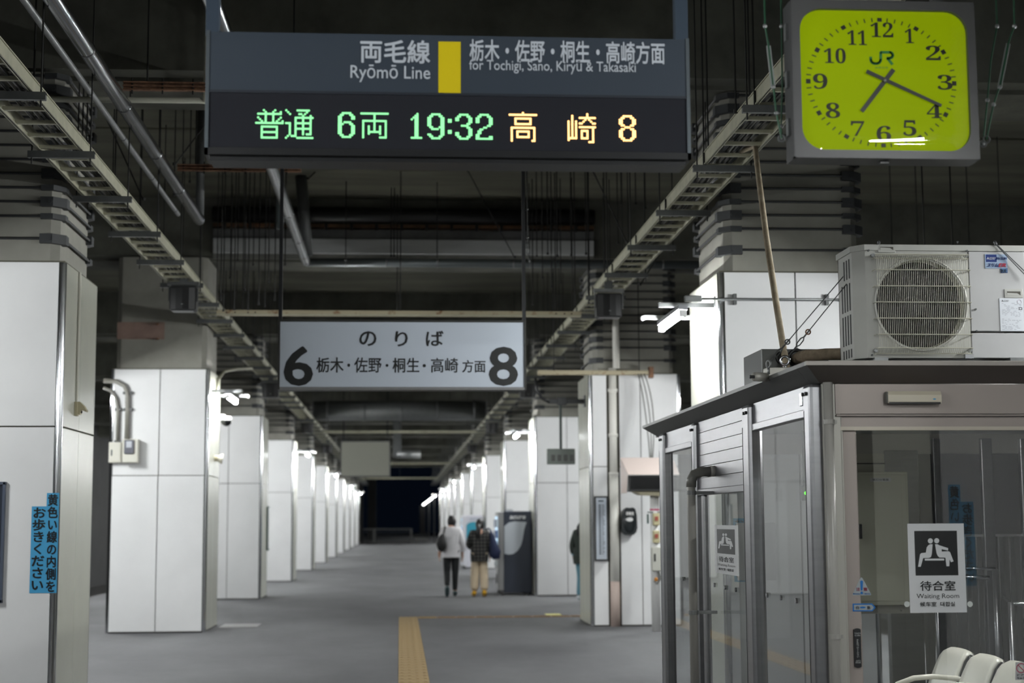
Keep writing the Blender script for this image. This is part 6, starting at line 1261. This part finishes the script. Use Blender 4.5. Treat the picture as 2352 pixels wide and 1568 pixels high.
man_J = dict(pel=(0, 0, 0.96), bel=(0, 0.0, 1.10), che=(0, 0.01, 1.32), nec=(0.0, 0.02, 1.48), hea=(0.015, 0.04, 1.56), top=(0.015, 0.045, 1.63), shol=(-0.17, 0, 1.40), shor=(0.17, 0, 1.40), elbl=(-0.235, -0.03, 1.13), elbr=(0.235, -0.03, 1.13), wril=(-0.25, 0.04, 0.90), wrir=(0.245, 0.07, 0.88),
             hipl=(-0.085, 0, 0.90), hipr=(0.085, 0, 0.90), knel=(-0.09, 0.03, 0.50), kner=(0.085, 0.05, 0.50), ankl=(-0.095, -0.26, 0.20), ankr=(0.08, 0.05, 0.085), toel=(-0.095, -0.19, 0.06), toer=(0.085, 0.17, 0.045), look=(0.35, 0.94, 0))
WSHIRT = M('off white jacket', (222, 220, 222), 0.7, var=0.06, scale=4)
person('man in a white jacket and black trousers walking away with a black shoulder bag', (1.12, 34.3, 0), 1.74, man_J, WSHIRT, M('black trousers', (24, 26, 28), 0.8), M('dark teal shoe', (58, 76, 78), 0.6))
t = thing('shoulder_bag', 'black slouchy shoulder bag hanging on the back of the man in white', 'bag', (0.90, 34.1, 1.0)); BAGM = M('black bag cloth', (26, 25, 26), 0.7)
part('pouch', MB().tube([(0.92, 34.12, 0.98), (0.905, 34.1, 1.02), (0.90, 34.09, 1.12), (0.905, 34.09, 1.22), (0.93, 34.1, 1.30), (0.955, 34.12, 1.35)], [0.04, 0.085, 0.115, 0.10, 0.06, 0.022], 14), BAGM, t, smooth=True); part('strap', MB().tube([(0.955, 34.12, 1.34), (0.975, 34.15, 1.46), (0.99, 34.28, 1.49), (0.985, 34.42, 1.44), (0.95, 34.44, 1.3)], 0.018, 8), BAGM, t, smooth=True)
PLAID = M('dark plaid cloth', (40, 42, 42), 0.85)
nt = PLAID.node_tree; pb = nt.nodes['Principled BSDF']; tc = nt.nodes.new('ShaderNodeTexCoord'); w1 = nt.nodes.new('ShaderNodeTexWave'); w2 = nt.nodes.new('ShaderNodeTexWave'); w2.bands_direction = 'Z'; mxn = nt.nodes.new('ShaderNodeMix'); mxn.data_type = 'FLOAT'; mxn.inputs[0].default_value = 0.5; cr = nt.nodes.new('ShaderNodeValToRGB')
for w_ in (w1, w2): w_.inputs['Scale'].default_value = 4.2; nt.links.new(tc.outputs['Object'], w_.inputs[0])
cr.color_ramp.elements[0].position = 0.5; cr.color_ramp.elements[0].color = rgb((28, 32, 30)); cr.color_ramp.elements[1].position = 0.95; cr.color_ramp.elements[1].color = rgb((98, 92, 90))
nt.links.new(w1.outputs['Fac'], mxn.inputs[2]); nt.links.new(w2.outputs['Fac'], mxn.inputs[3]); nt.links.new(mxn.outputs[0], cr.inputs[0]); nt.links.new(cr.outputs[0], pb.inputs['Base Color'])
wom_J = dict(man_J, knel=(-0.10, 0.03, 0.50), kner=(0.10, 0.02, 0.50), ankl=(-0.12, -0.06, 0.085), ankr=(0.10, -0.14, 0.10), toel=(-0.125, 0.06, 0.045), toer=(0.11, -0.02, 0.045), elbl=(-0.25, 0.03, 1.13), wril=(-0.12, 0.16, 1.05), wrir=(0.24, 0.05, 0.9), look=(0.3, 0.95, 0))
person('woman with a long ponytail in a dark plaid shirt and beige wide trousers walking away', (1.73, 34.25, 0), 1.66, wom_J, PLAID, M('beige trousers', (206, 188, 160), 0.8), M('yellow shoe', (226, 172, 40), 0.6), 'wide', 0.18, coat=True)
t = thing('tote_bag', 'navy blue tote bag at the side of the woman in plaid', 'bag', (2.02, 34.2, 0.8)); NV = M('navy bag cloth', (20, 32, 66), 0.75)
part('sack', MB().tube([(1.97, 34.2, 1.42), (2.0, 34.18, 1.30), (2.03, 34.16, 1.12), (2.06, 34.15, 0.95), (2.05, 34.15, 0.84), (2.02, 34.16, 0.80)], [0.02, 0.05, 0.085, 0.13, 0.12, 0.03], 12), NV, t, smooth=True); part('corner', MB().tube([(2.08, 34.15, 0.95), (2.18, 34.15, 0.93)], [0.06, 0.03], 8), NV, t, smooth=True); part('strap', MB().tube([(1.97, 34.2, 1.42), (1.93, 34.24, 1.46), (1.9, 34.36, 1.44), (1.93, 34.42, 1.3)], 0.016, 8), NV, t, smooth=True)
part('charm', MB().ball((2.08, 34.1, 0.70), (0.035, 0.02, 0.07), 8, 6).tube([(2.06, 34.12, 0.80), (2.08, 34.1, 0.74)], 0.006, 5), M('grey charm', (170, 176, 178), 0.5), t)
hid_J = dict(man_J, ankl=(-0.09, -0.02, 0.085), toel=(-0.09, 0.10, 0.045), knel=(-0.085, 0.04, 0.50))
person('person in a dark green coat and pale blue jeans, mostly hidden behind the dispenser pillar', (3.68, 31.6, 0), 1.68, hid_J, M('dark green coat', (50, 58, 52), 0.8), M('pale jeans', (104, 150, 166), 0.8), M('white shoe', (216, 222, 226), 0.5), hair_len=0.1, rot=math.radians(-40), coat=True)
# hood and hair over the shoulder of the hidden person
